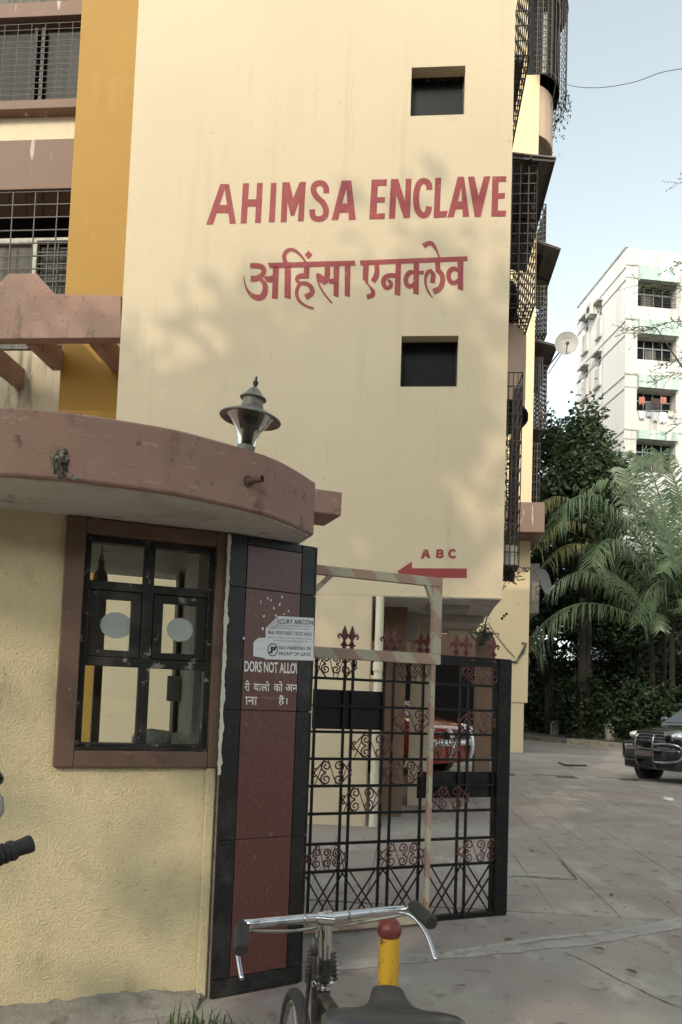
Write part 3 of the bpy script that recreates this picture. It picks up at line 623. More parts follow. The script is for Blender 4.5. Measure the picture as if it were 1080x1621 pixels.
# things kept on the cage floor and a curtain: dark uneven bundles behind the bars
b = MB()
for k in range(7): b.ellipsoid((random.uniform(.12, .32), 1.1 + .32 * k, 7.25 + random.uniform(0, .1)), (.11, .15, random.uniform(.1, .3)), 8, 6)
b.build('cage_clutter', m_darkroom, BL, smooth=True)
# one storey up
cage(.32, .9, 2.9, 10.75, 13.0, 10, 10, .013); MB().box(.004, .26, 1.0, 2.8, 10.78, 10.86).build('cage_shelf', m_awn, BL)
MB().box(.004, .05, 1.0, 3.2, 10.9, 13.4).build('side_window', m_darkglass, BL)
# first floor: narrow cage with creepers, dark post
cage(.24, .35, 1.5, 3.35, 5.9, 6, 14, .012)
b = MB(); b.beam((.20, .9, 3.25), (.26, .95, 5.93), .12, .10); b.build('cage_post', m_grille, BL)
b = MB(); 
for k in range(3): b.box(.02, .22, .4 + .3 * k, .62 + .3 * k, 3.38, 3.62 + .08 * k)
b.build('cage_boxes', m_soffit, BL)
b = MB()
for k in range(300):
    c = Vector((random.uniform(.02, .24), random.uniform(.4, 1.5), random.uniform(3.3, 5.6))); a = Vector((random.gauss(0, 1), random.gauss(0, 1), random.gauss(0, 1))).normalized() * .04; d = a.orthogonal().normalized() * .022
    b.poly([c - a, c + d, c + a, c - d])
cr = b.build('creeper', m_creep, BL); cr['kind'] = 'stuff'
b = MB()
for k in range(9):
    p = Vector((.05 + random.uniform(0, .3), .3 + random.uniform(0, 1), 3.35)); pts = [p]
    for q in range(6): p = p + Vector((random.uniform(-.1, .08), random.uniform(-.12, .12), random.uniform(-.09, .06))); pts.append(p)
    b.tube(pts, .007, 4)
b.build('cage_underside_scraps', m_grille, BL)
# ================================================================ REAR WING
P = atY(838.5, 950, 27); WF = Frame(P.x, P.y, R_(-5))
WG = thing('rear_wing', 'cream rear wing on columns, seen past the end of the lettered wall', 'building', WF.o, WF.a)
wz = lambda py, px=845, v=0: WF.hit(px, py, v).z
wx = lambda px, py=900, v=0: WF.hit(px, py, v).x
zS = wz(1112, 820)
MB().box(-9, 0, 0, 16, zS, 31).build('wall', m_wing, WG, bevel=.01)
MB().box(wx(809, 1140), wx(829.5, 1140), .05, .55, 0, zS - .002).build('column', m_wing, WG, bevel=.01)
MB().box(wx(797, 1140, 1.2), wx(806, 1140, 1.2), 1.2, 1.7, 0, zS - .002).build('column', m_wing, WG, bevel=.01)
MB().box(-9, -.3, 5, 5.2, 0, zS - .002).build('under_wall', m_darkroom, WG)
# brown pergola beam at first floor with flat rafters under it
v0 = -1.6; a, c = WF.hit(815, 795, v0), WF.hit(862, 842, v0)
zt, zb = WF.hit(840, 795, v0).z, WF.hit(840, 842, v0).z
MB().box(-1.6, c.x, v0, v0 + .2, zb, zt).build('pergola_fascia', m_maroon_far, WG, bevel=.01)
for k in range(5): MB().box(-1.6, c.x - .2, v0 + .42 + .24 * k, v0 + .52 + .24 * k, zb + .02, zb + .35).build('pergola_rafter', m_maroon_far, WG)
MB().box(c.x - .198, c.x - .002, v0 + .202, 3, zb, zt - .003).build('pergola_side', m_maroon_far, WG)
# curved corner balcony high up, with a round cage
zc0, zc1 = wz(212, 866), wz(133, 866)
arc_prism(-.62, 1.2, 1.32, -1.08, 1.4, zc0, zc1).build('curved_balcony', m_pink, WG, smooth=40)
b = MB(); ring = [(-.62 + 1.25 * math.cos(-1.05 + 2.43 * k / 12), 1.2 + 1.25 * math.sin(-1.05 + 2.43 * k / 12)) for k in range(13)]
b.prism(ring + [(.003, 2), (.003, 0.05)], lambda p: (*p, zc0 + .12), lambda p: (*p, zc0 + .3)); b.build('balcony_slab', m_ceiling, WG)
b = MB(); zc2 = wz(2, 866) + .2; rr_ = 1.75
for k in range(25):
    t = -1.35 + 2.8 * k / 24; c_, s_ = -.62 + rr_ * math.cos(t), .95 + rr_ * math.sin(t); b.beam((c_, s_, zc1 - .2), (c_, s_, zc2), .02, .02)
for j in range(15):
    z = zc1 - .2 + (zc2 - zc1 + .2) * j / 14
    b.tube([(-.62 + rr_ * math.cos(-1.35 + 2.8 * k / 12), .95 + rr_ * math.sin(-1.35 + 2.8 * k / 12), z) for k in range(13)], .011, 4)
b.build('window_cage', m_grille, WG)
b = MB(); n = 12
b.prism([(-.62 + rr_ * 1.02 * math.cos(-1.35 + 2.8 * k / n), .95 + rr_ * 1.02 * math.sin(-1.35 + 2.8 * k / n)) for k in range(n + 1)] + [(0, 2.6), (-.3, .2)], lambda p: (*p, zc2), lambda p: (*p, zc2 + .12)); b.build('cage_roof', m_awn, WG)
arc_prism(-.62, .95, 1.5, -1.0, 1.4, zc1 + .1, zc2 - .02, th=.03).build('balcony_shade_net', m_darkroom, WG, smooth=40)
b = MB(); b.box(wx(842), wx(853), -.04, -.005, wz(118), wz(22)); b.build('window_blind', m_soffit, WG)
b = MB()
for i in range(9):
    u = wx(832) + (wx(858) - wx(832)) * i / 8; b.beam((u, -.25, wz(125)), (u, -.25, wz(-5)), .018, .018)
for j in range(15):
    z = wz(125) + (wz(-5) - wz(125)) * j / 14; b.beam((wx(828), -.25, z), (wx(858), -.25, z), .016, .016)
b.build('window_cage', m_grille, WG)
b = MB(); b.box(wx(818), wx(840), -.02, -.004, wz(118), wz(-20)); b.build('side_window', m_darkglass, WG)
b = MB()
for k in range(420):
    t = random.uniform(-.3, 1.2); r = random.uniform(1.3, 1.95); cpt = Vector((-.62 + r * math.cos(t), .95 + r * math.sin(t), zc1 + random.gauss(-.25, .4))); a_ = Vector((random.gauss(0, 1), random.gauss(0, 1), random.gauss(0, 1))).normalized() * .09; d_ = a_.orthogonal().normalized() * .04
    b.poly([cpt - a_, cpt + d_, cpt + a_, cpt - d_])
b.build('balcony_plants', m_creep, WG)['kind'] = 'stuff'
# side cages with awnings
def wcage(u1, v0, v1, za, zb, nv, nz): return cage(u1, v0, v1, za, zb, nv, nz, .035, parent=WG, u0=.004, nu=5)
wcage(.62, 1.2, 4.5, wz(502), wz(425), 8, 9); awning(1.0, .6, 5.0, wz(378), wz(362), WG)
wcage(.66, 1.2, 4.5, wz(660), wz(556), 9, 13); awning(.95, .6, 5.0, wz(534), wz(522), WG)
wcage(.55, 1.4, 4.2, wz(370), wz(285), 8, 10)
MB().box(.006, .5, 1.3, 4.4, wz(690), wz(662)).build('cage_shelf', m_darkroom, WG)
cage(.40, .8, 3.8, wz(790), wz(690), 6, 8, .03, parent=WG)
MB().box(.004, .34, .9, 3.7, wz(788), wz(700)).build('cage_screen', m_darkroom, WG)
MB().box(.004, .42, .5, 2.4, wz(968, 848), wz(888, 848)).build('side_box', m_awn, WG, bevel=.01)
MB().box(.004, .06, 1.3, 4.0, wz(640), wz(545)).build('side_window', m_darkglass, WG); MB().box(.004, .06, 1.3, 4.0, wz(500), wz(400)).build('side_window', m_darkglass, WG)
b = MB()
for k in range(6): b.box(.1 + .07 * k, .13 + .07 * k, 1.0, 1.03, wz(565) - .9 + .1 * (k % 3), wz(545))
b.build('hanging_clothes', clothmat('dark_cloth', rgb(.06, .055, .06)), WG)
# satellite dishes
def dish(name, label, P, diam, facing, arm_to, m):
    t = thing(name, label, 'satellite dish', P)
    q = Vector(facing).normalized().to_track_quat('Z', 'Y').to_matrix().to_4x4()
    prof = [(.0, -.09 * diam)] + [(diam / 2 * k / 8, -.09 * diam + .09 * diam * (k / 8) ** 2) for k in range(1, 9)] + [(diam / 2, -.012), (diam / 2 * .5, -.09 * diam - .02 + .02), (0, -.09 * diam - .03)]
    MB().lathe(prof, q, 28).build('reflector', m, t, smooth=40)
    b = MB(); foot = q @ Vector((0, -diam * .42, .0)); lnb = q @ Vector((0, -diam * .16, diam * .42)); b.beam(foot, lnb, .03, .03); b.build('feed_arm', m_steel, t)
    MB().lathe([(0, -.07), (.05, -.07), (.06, .05), (.03, .07), (0, .07)], Matrix.Translation(lnb) @ q, 10).build('feed_horn', m_carblack, t, smooth=40)
    b = MB(); a = Vector(arm_to) - Vector(P); back = q @ Vector((0, 0, -.09 * diam - .02)); b.tube([back, a], .025, 6); b.tube([back + Vector((0, 0, -.1)), a + Vector((0, 0, -.3))], .015, 5); b.build('mount', m_steel, t)
    return t, q
P = atY(897, 543, 26.5); t, q = dish('satellite_dish', 'round grey satellite dish held out on an arm beside a window cage, against the sky', P, .82, (-.18, -1, -.12), atY(868, 580, 28), m_dishm)
b = MB(); 
for k in range(5): b.box(-.2 + .09 * k, -.14 + .09 * k, .03, .10, 0, .004, q @ Matrix.Translation((0, 0, -.062)))
b.tube([q @ Vector((-.12 + .02 * k, .18 + .06 * math.sin(PI * k / 12), -.045)) for k in range(13)], .012, 4)
b.build('faded_logo', m_redlogo, t)
P = atY(864, 921, 26); dish('satellite_dish', 'dark satellite dish low on the wing beside palm fronds, turned sideways', P, .92, (.75, -.6, .15), atY(848, 930, 27.4), mat('shaded_dish', rgb(.10, .10, .095), .6))  # darker copy of the dish grey, shade put into the colour
# pipe and loose wire on the lower wing wall
b = MB(); wp = lambda x, y, v=-.05: WF.hit(x, y, v)
b.tube([wp(740, 1040), wp(790, 1046), wp(818, 1048), wp(822, 1040), wp(832, 1022)], .035, 5); b.tube([wp(828, 1035), wp(833, 1018), wp(826, 1018)], .03, 5); b.build('wall_pipe', m_wire, WG)
b = MB(); b.tube(curve_pts([tuple(wp(772, 985)), tuple(wp(785, 1005)), tuple(wp(803, 1028)), tuple(wp(815, 1040))], 4), .014, 4); b.build('loose_wire', m_wire, WG)
b = MB()
for (x, y) in ((795, 979), (798, 975), (802, 972)): p = wp(x, y, -.004); b.ellipsoid(p, (.05, .02, .05), 8, 5)
b.build('wall_hole', m_darkroom, WG)
tb = thing('tube_light', 'ivory tube light batten fixed under the concrete soffit beside a wire tangle', 'light fixture', atY(733, 1003.5, 13.1), R_(-5))
MB().box(-.25, .25, -.03, .03, -.055, .055).build('batten', m_tubelight, tb, bevel=.008)
MB().box(-.27, -.251, -.025, .025, -.04, .04).build('end_cap', m_soffit, tb); MB().box(.251, .27, -.025, .025, -.04, .04).build('end_cap', m_soffit, tb)
MB().box(-.015, .015, -.02, .02, .056, atY(733, 960, 13.1).z - tb.location.z).build('hanger', m_steel, tb)
b = MB()
for k in range(22):
    p = Vector((0, 0, 0)); pts = [p.copy()]
    for q in range(5): p = p + Vector((random.gauss(0, .05), random.gauss(0, .05), random.gauss(.0, .05))); pts.append(p.copy())
    b.tube(pts, .012, 4)
b.tube([(0, 0, 0), (.08, .1, .3), (.25, .2, .55)], .012, 4)
w = b.build('wire_tangle', m_wire); w.location = atY(765, 1003, 13.0); tag(w, 'black tangle of wires hanging at the end of the tube light', 'wires')

# ================================================================ TOWER
P = atY(990, 560, 45); TF = Frame(P.x, P.y, R_(6))
TW = thing('tower_block', 'white weather-streaked tower block with pale green bands beyond the palms', 'building', TF.o, TF.a)
th = lambda x, y, v=0: TF.hit(x, y, v)
tx = lambda x, y=550: th(x, y).x
tz = lambda y, x=1030: th(x, y).z
top = th(990, 392).z
rows = ((447, 486), (533, 570), (618, 652), (699, 748))
hl = [(tx(1009), tx(1071), tz(b_), tz(a_)) for a_, b_ in rows]
b = wall_holes(0, 16, 0, top, hl, .7)
b.poly([(0, 0, top), (16, 0, top), (16, 7.2, top), (0, 7.2, top)]); b.poly([(0, 7.2, 0), (16, 7.2, 0), (16, 7.2, top), (0, 7.2, top)])
b.build('wall', m_tower, TW, weld=True)
for a_, b_ in ((425, 447), (509, 532), (596, 617), (684, 698)):
    MB().box(tx(1009), tx(1071.5), -.28, -.003, tz(b_) + .0, tz(a_)).build('sun_shade', m_green, TW, bevel=.01)
for y in (422, 507.5, 594.5, 682): MB().box(-.04, 16, -.05, -.002, tz(y) - .05, tz(y) + .05).build('floor_band', m_tgroove, TW)
for y in (442, 530, 615, 697):
    MB().box(-.04, tx(1008), -.03, -.002, tz(y) - .03, tz(y) + .03).build('floor_band', m_tgroove, TW)
for i, h_ in enumerate(hl):
    w = MB(); w.box(h_[0] + .05, h_[1] - .05, .5, .56, h_[2] + .02, h_[2] + .1); 
    for k in range(5): u = h_[0] + .05 + (h_[1] - h_[0] - .15) * k / 4; w.box(u, u + .06, .5, .56, h_[2] + .1, h_[3] - .02)
    w.box(h_[0] + .05, h_[1] - .05, .5, .56, h_[3] - .55, h_[3] - .48)
    wo_ = w.build('window', m_steel, TW); MB().box(h_[0], h_[1], .6, .64, h_[2], h_[3]).build('pane', m_darkglass, wo_)
    g = MB()
    for k in range(10): z = h_[2] + .05 + (h_[3] - h_[2] - .1) * k / 9; g.beam((h_[0], .1, z), (h_[1], .1, z), .025, .025)
    if i == 0: g.build('window_grille', m_grille, TW)
    MB().box(h_[0] + .5 + .3 * i, h_[0] + 1.2 + .3 * i, .565, .595, h_[2] + .1, h_[3] - .5).build('curtain', m_curtain, wo_)
# left flank
TL = Frame(P.x, P.y, R_(96)); tl = lambda x, y: TL.hit(x, y, 0)
def lc(x, y): return 860 + x * .2466, 370 + y * .2466
def lrect(x0_, x1_, ya, yb, yc, yd):  # left/right edges with their own heights
    p, q = tl(*lc(x0_, ya)), tl(*lc(x1_, yd)); r_ = tl(*lc(x0_, yb)); return (min(p.x, q.x), max(p.x, q.x), min(r_.z, q.z), max(p.z, q.z))
wl = [lrect(262, 290, 560, 640, 545, 620), lrect(352, 376, 462, 540, 450, 520), lrect(256, 288, 880, 940, 865, 915), lrect(340, 372, 795, 855, 780, 835)]
b = wall_holes(0, 7.2, 0, top, wl, -.22); lw = b.build('flank_wall', m_towerL, TW, weld=True); lw.rotation_euler = (0, 0, R_(90))
def child_left(mb, name, m): o = mb.build(name, m, lw); return o
for k, h_ in enumerate(wl):
    f = MB(); f.box(h_[0], h_[1], -.18, -.14, h_[2], h_[2] + .06); f.box(h_[0], h_[1], -.18, -.14, h_[3] - .5, h_[3] - .44); f.box((h_[0] + h_[1]) / 2 - .03, (h_[0] + h_[1]) / 2 + .03, -.18, -.14, h_[2] + .06, h_[3] - .5)
    child_left(f, 'window', m_tower); child_left(MB().box(h_[0], h_[1], -.215, -.2, h_[2], h_[3]), 'pane', m_darkglass)
    child_left(MB().box(h_[0] - .15, h_[1] + .15, .002, .35, h_[3] + .01, h_[3] + .11), 'window_shade', m_tgroove)
    child_left(MB().box(h_[0] + .02, h_[1] - .02, .002, .10, h_[2] - 1.35, h_[2] - .12), 'window_apron', m_tower)
    child_left(MB().box(h_[0] - .1, h_[1] + .1, .002, .18, h_[2] - 1.5, h_[2] - 1.36), 'window_sill', m_tgroove)
for y in (422, 507.5, 594.5, 682, 442, 530, 615, 697):
    z = th(990, y).z; child_left(MB().box(0, 7.2, .002, .04, z - .035, z + .035), 'floor_band', m_tgroove)
for d in (3.05, 5.0): child_left(MB().box(d - .03, d + .03, .002, .025, 8, top - 2.6), 'flank_groove', m_tgroove)
child_left(MB().box(-.05, 7.25, -.1, .06, top + .002, top + .12), 'parapet_cap', m_tgroove)
h_ = lrect(318, 350, 475, 525, 462, 515); ac = MB().box(h_[0], h_[1], .04, .5, h_[2], h_[3]).build('air_conditioner', m_tower, TW); ac.parent = None; ac.matrix_world = Matrix.Translation(TF.o) @ Matrix.Rotation(R_(96), 4, 'Z'); tag(ac, 'white air conditioner unit hung on the flank of the tower block', 'air conditioner')
fan = MB().lathe([(0, 0), (.22, 0), (.22, .02), (0, .02)], Matrix.Translation(((h_[0] + h_[1]) / 2, .501, (h_[2] + h_[3]) / 2)) @ Matrix.Rotation(-PI / 2, 4, 'X'), 16).build('fan_grille', m_carblack, ac)
br = MB(); br.beam((h_[0] + .1, .003, h_[2] - .03), (h_[0] + .1, .5, h_[2] - .03), .04, .04); br.beam((h_[1] - .1, .003, h_[2] - .03), (h_[1] - .1, .5, h_[2] - .03), .04, .04); br.build('bracket', m_steel, ac)
# laundry on the third balcony
cl = [(1012, 628, 9, 12, (.38, .14, .10), 'rust cloth folded over the clothes rail, leftmost of the tower balcony laundry'), (1022, 636, 8, 14, (.06, .06, .07), 'dark cloth hanging on the tower balcony rail beside the rust cloth'), (1031, 630, 14, 11, (.05, .035, .03), 'black shawl spread on the middle of the tower balcony rail'), (1046, 628, 9, 11, (.35, .15, .11), 'reddish shirt at the right end of the tower balcony rail'),
      (1012, 651, 8, 12, (.62, .60, .58), 'pale shirt hanging below the tower balcony at its left'), (1023, 652, 8, 8, (.35, .33, .36), 'grey vest hanging below the tower balcony'), (1033, 652, 9, 15, (.38, .40, .44), 'blue grey cloth hanging lowest below the tower balcony'), (1045, 652, 10, 17, (.70, .70, .70), 'white sheet hanging below the tower balcony'), (1058, 650, 8, 10, (.48, .46, .44), 'beige towel at the right of the laundry below the tower balcony')]
for k, (x, y, w, h, c, lb) in enumerate(cl):
    a_, c_ = th(x, y, -.12 if y > 640 else .05), th(x + w, y + h, -.12 if y > 640 else .05); b = MB(); nx = 5
    for i in range(nx + 1):
        for j in range(3):
            uu = a_.x + (c_.x - a_.x) * i / nx; b.v.append((uu, a_.y + .05 * math.sin(i * 1.9 + k) * j / 2, a_.z + (c_.z - a_.z) * j / 2 * (1 + .14 * math.sin(i * 2.3 + k))))
    for i in range(nx):
        for j in range(2): q = i * 3 + j; b.f.append((q, q + 1, q + 4, q + 3))
    o = b.build('laundry', clothmat('cloth_%d' % k, rgb(*c))); o.location = TF.o; o.rotation_euler = (0, 0, TF.a); tag(o, lb, 'laundry', 'laundry hanging at the tower balcony')
    so_ = o.modifiers.new('thick', 'SOLIDIFY'); so_.thickness = .02
b = MB(); b.beam(th(1009, 650, -.14), th(1071, 650, -.14), .03, .03); b.beam(th(1009, 650, .0), th(1009, 650, -.14), .03, .03); b.beam(th(1071, 650, .0), th(1071, 650, -.14), .03, .03); b.build('clothes_rail', m_steel, TW)

# ================================================================ PLANTS
import numpy as np
rng = np.random.default_rng(5)
def leaf_mesh(name, m, centers, size, parent=None, droop=.3, elong=2.0):
    """many folded leaves as one crown mesh"""
    n = len(centers); a = rng.normal(size=(n, 3)); a[:, 2] = a[:, 2] * .6 - droop; a /= np.linalg.norm(a, axis=1)[:, None]
    b = np.cross(a, rng.normal(size=(n, 3))); b /= np.linalg.norm(b, axis=1)[:, None]
    s = size * rng.uniform(.6, 1.3, n)[:, None]; c = np.asarray(centers)
    nn = np.cross(a, b) * s * .18
    V = np.stack([c - a * s * .5, c + b * s * .5 / elong + nn, c + a * s * .5, c - b * s * .5 / elong + nn], 1).reshape(-1, 3)
    me = bpy.data.meshes.new(name); i = np.arange(n)[:, None] * 4
    Fc = np.concatenate([np.stack([i[:, 0], i[:, 0] + 1, i[:, 0] + 2], 1), np.stack([i[:, 0], i[:, 0] + 2, i[:, 0] + 3], 1)])
    me.vertices.add(len(V)); me.vertices.foreach_set('co', V.astype(np.float32).ravel())
    me.loops.add(len(Fc) * 3); me.loops.foreach_set('vertex_index', Fc.astype(np.int32).ravel())
    me.polygons.add(len(Fc)); me.polygons.foreach_set('loop_start', (np.arange(len(Fc)) * 3).astype(np.int32)); me.polygons.foreach_set('loop_total', np.full(len(Fc), 3, np.int32))
    me.update(calc_edges=True); me.materials.append(m)
    o = bpy.data.objects.new(name, me); COL.objects.link(o); o.parent = parent; return o
def crown_pts(c, r, n, nclump, spread=.28):
    u = rng.normal(size=(nclump, 3)); u /= np.linalg.norm(u, axis=1)[:, None]; u *= rng.uniform(.45, 1, (nclump, 1)) ** .5
    cc = u * np.array(r) + np.array(c); k = rng.integers(0, nclump, n); sc = rng.uniform(.5, 1.3, nclump)[k][:, None]
    return cc[k] + rng.normal(size=(n, 3)) * np.array(r) * spread * sc * np.array([1, 1, .75]), cc
def tree(name, label, base, crowns, trunk_r, m, leaf, group=None, cat='tree', droop=.3, elong=2.0, spread=.28):
    t = thing(name, label, cat, base, group=group)
    b = MB(); c0 = Vector(crowns[0][0]); fork = Vector((c0.x * .25, c0.y * .25, c0.z * .5))
    b.tube([(0, 0, -.1), (fork.x * .3, fork.y * .3, fork.z * .45), tuple(fork)], [trunk_r * 1.25, trunk_r, trunk_r * .8], 9)
    allp = []
    for c, r, n, nc in crowns:
        p, cc = crown_pts(c, r, n, nc, spread); allp.append(p)
        for q in cc[::max(1, len(cc) // 7)]:
            q = Vector(q); mid = fork.lerp(q, .5) + Vector((0, 0, .1 * (q - fork).length)); b.tube([fork, mid, q], [trunk_r * .5, trunk_r * .28, trunk_r * .08], 5)
    b.build('trunk', m_barkshade, t, smooth=True)
    leaf_mesh('crown', m, np.concatenate(allp), leaf, t, droop, elong); return t
def at_rel(px, py, Y, base): return atY(px, py, Y) - Vector(base)
def gp(px, Y): p = atY(px, 1100, Y); return Vector((p.x, p.y, 0))
B0 = gp(922, 39)
tree('leafy_tree', 'tall leafy green tree standing in front of the white tower block', B0, [(at_rel(925, 725, 39, B0), (1.15, 1.2, 2.4), 5200, 60), (at_rel(908, 805, 39, B0), (1.9, 1.6, 2.2), 6000, 46), (at_rel(960, 770, 39, B0), (.9, 1.0, 1.6), 2400, 26)], .22, m_leaf, .33)
B0 = gp(872, 44)
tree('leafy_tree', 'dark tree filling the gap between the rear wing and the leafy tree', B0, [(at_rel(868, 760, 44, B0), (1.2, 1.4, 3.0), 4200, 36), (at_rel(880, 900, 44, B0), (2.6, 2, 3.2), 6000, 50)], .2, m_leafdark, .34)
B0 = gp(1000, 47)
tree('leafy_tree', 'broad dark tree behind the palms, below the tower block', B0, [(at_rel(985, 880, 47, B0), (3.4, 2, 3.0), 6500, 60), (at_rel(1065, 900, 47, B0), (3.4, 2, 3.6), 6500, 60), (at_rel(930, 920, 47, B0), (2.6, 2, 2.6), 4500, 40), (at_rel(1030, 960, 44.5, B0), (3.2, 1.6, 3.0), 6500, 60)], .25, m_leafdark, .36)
# understory: dark shrubs and small trees behind the kerb
sh = [(850, 47, 5.2, 'dense dark shrub nearest the rear wing, behind the kerb'), (880, 45.5, 4.6, 'dark shrub behind the left concrete post'), (908, 47, 5.6, 'tallest dark shrub right of the left concrete post'), (936, 45, 4.4, 'dark shrub midway between the two concrete posts'), (962, 44, 4.8, 'dark shrub behind the right concrete post'), (985, 45, 5.4, 'dark shrub just right of the right concrete post'), (1012, 42, 4.5, 'dark shrub to the left of the parked black car'), (1045, 41, 4.9, 'dark shrub behind the windscreen of the black car'), (1085, 40, 4.6, 'dark shrub at the right edge behind the black car')]
for k, (px, Y, h, lb) in enumerate(sh):
    B0 = gp(px, Y); t = thing('dark_shrub', lb, 'shrub', B0, group='dark shrubs behind the kerb')
    b = MB()
    for q in range(6): a_ = random.uniform(0, 6.28); b.tube([(0, 0, 0), (.3 * math.cos(a_), .3 * math.sin(a_), h * .5), (.8 * math.cos(a_), .8 * math.sin(a_), h * .95)], [.05, .035, .01], 5)
    b.build('stem', m_bark, t)
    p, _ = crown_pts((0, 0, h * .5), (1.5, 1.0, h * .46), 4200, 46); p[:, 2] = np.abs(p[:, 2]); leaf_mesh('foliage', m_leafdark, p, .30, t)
for k, (px, Y, h, lb) in enumerate(((908, 39.6, 3.3, 'low dark bush right of the left concrete post, hiding the foot of a tree'), (934, 38.9, 3.4, 'low dark bush left of the right concrete post'), (1008, 35.0, 3.0, 'low dark bush at the foot of the palms, left of the car'), (1042, 33.2, 2.6, 'low dark bush at the foot of the palms, just behind the car roof'), (1078, 31.5, 2.7, 'low dark bush at the right edge, nearest the kerb'))):
    B0 = gp(px, Y); B0.z = .15; t = thing('dark_shrub', lb, 'shrub', B0, group='dark shrubs behind the kerb'); b = MB()
    for q in range(5): a_ = random.uniform(0, 6.28); b.tube([(0, 0, 0), (.2 * math.cos(a_), .2 * math.sin(a_), h * .5), (.5 * math.cos(a_), .5 * math.sin(a_), h * .9)], [.04, .025, .008], 5)
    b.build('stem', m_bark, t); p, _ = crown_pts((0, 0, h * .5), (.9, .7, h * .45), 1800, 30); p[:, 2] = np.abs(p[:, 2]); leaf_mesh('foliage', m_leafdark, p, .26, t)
for px, Y, lb in ((1003, 43, 'slender leaning tree trunk in the dark garden, left of the car'), (868, 43.5, 'thin dark trunk beside the pale gap near the rear wing')):
    B0 = gp(px, Y); tree('garden_tree', lb, B0, [((-.4, 0, 6.0), (2.4, 1.6, 1.5), 3600, 36)], .12, m_leafdark, .34)
# garden bed and kerb
kl = [(5.5, 50), (9.6, 40.2), (12.7, 33), (18.5, 20.5), (24, 9)]
bed = MB(); bed.prism(kl + [(60, 9), (60, 90), (5.5, 90)], lambda p: (p[0], p[1], .02), lambda p: (p[0], p[1], .20)); tag(bed.build('planting_bed', m_soil), kind='structure')
kb = MB()
for i in range(len(kl) - 1): kb.beam((kl[i][0] - .09, kl[i][1], .12), (kl[i + 1][0] - .09, kl[i + 1][1], .12), .14, .26)
tag(kb.build('kerb', m_concpost), kind='structure')
for (x, y0, y1, Y, lb) in ((878, 1136, 1160, 41.5, 'squat pointed concrete post in the dark garden, left of two'), (965, 1140, 1166, 37.6, 'squat pointed concrete post in the dark garden, nearer the black car')):
    p = atY(x, 1150, Y); p.z = .2; t = thing('concrete_post', lb, 'post', p, group='concrete posts along the garden kerb'); h = (y1 - y0) / 1200 * Y
    MB().box(-.19, .19, -.15, .15, 0, h * .78).build('shaft', m_concpost, t, bevel=.03)
    b = MB(); b.prism([(-.19, h * .782), (.19, h * .782), (.1, h * .95), (-.08, h)], lambda q: (q[0], -.15, q[1]), lambda q: (q[0], .15, q[1])); b.build('cap', m_concpost, t, bevel=.03)
bwl = thing('boundary_wall', 'dim boundary wall at the back of the garden', 'wall', (20, 62, 0)); MB().box(-34, 40, 0, .3, 0, 2.6).build('wall_panel', m_concpost, bwl); MB().box(-34, 40, -.06, .36, 2.602, 2.72).build('coping', m_concpost, bwl)
fh = thing('far_house', 'small pink and white house glimpsed under the trees beside the rear wing', 'house', gp(868, 57)); 
MB().box(-1.2, 1.4, 0, 3, .2, 3.9).build('wall', mat('pink_house_paint', rgb(.62, .36, .28), .9), fh); MB().box(-.9, -.1, -.05, -.003, .4, 2.3).build('door', m_tower, fh); MB().box(-1.4, 1.6, -.4, 3.2, 3.91, 4.05).build('roof', m_awn, fh); MB().box(.3, 1.1, -.05, -.003, 1.3, 2.5).build('window', m_darkglass, fh)
fn = thing('railing', 'short white railing glimpsed low under the palm fronds', 'railing', gp(950, 56))
for k in range(14): MB().box(-1.6 + .23 * k, -1.54 + .23 * k, -.03, .03, 1.9, 2.9).build('baluster', m_tower, fn)
MB().box(-1.7, 1.7, -.04, .04, 2.901, 2.98).build('rail', m_tower, fn); MB().box(-1.7, 1.7, -.05, .05, .2, 1.899).build('plinth', m_concpost, fn)

# coconut palms
def frond_mesh(L, droop, seed, m, el=0.0, width=.9):
    r = random.Random(seed); n = 26; pts = []; p = Vector((0, 0, 0)); a = el
    for i in range(n + 1):
        pts.append(p.copy()); t = i / n; p = p + Vector((math.cos(a), 0, math.sin(a))) * (L / n); a -= droop / n * (.45 + 1.3 * t)
    b = MB(); b.tube(pts, [.05 * (1 - .85 * i / n) for i in range(n + 1)], 5)
    nl = 66
    for k in range(nl):
        t = .12 + .88 * k / nl; f = t * n; i = min(int(f), n - 1); q = pts[i].lerp(pts[i + 1], f - i); d = (pts[i + 1] - pts[i]).normalized()
        ll = width * (math.sin(PI * min(1, (.18 + .86 * (1 - t)))) ** .7) * r.uniform(.85, 1.1)
        up = Vector((-d.z, 0, d.x))
        for s in (-1, 1):
            if r.random() < .04: continue
            ang = r.uniform(.35, .85); out = (d * math.sin(ang) * .8 + Vector((0, s, 0)) * math.cos(ang) + up * r.uniform(.0, .18)).normalized()
            w = .030 * r.uniform(.7, 1.3); side = d * w
            hg = 1 - .55 * abs(d.z); m1 = q + out * ll * .38 + Vector((0, 0, -.14 * ll * hg)); e = q + out * ll * (.92 - .28 * hg) + Vector((r.uniform(-.05, .05), 0, -.62 * ll * hg * r.uniform(.7, 1.25)))
            b.poly([q - side, q + side, m1 + side, m1 - side]); b.poly([m1 - side, m1 + side, e + side * .15, e - side * .15])
    me = b.build('frond', m); return me
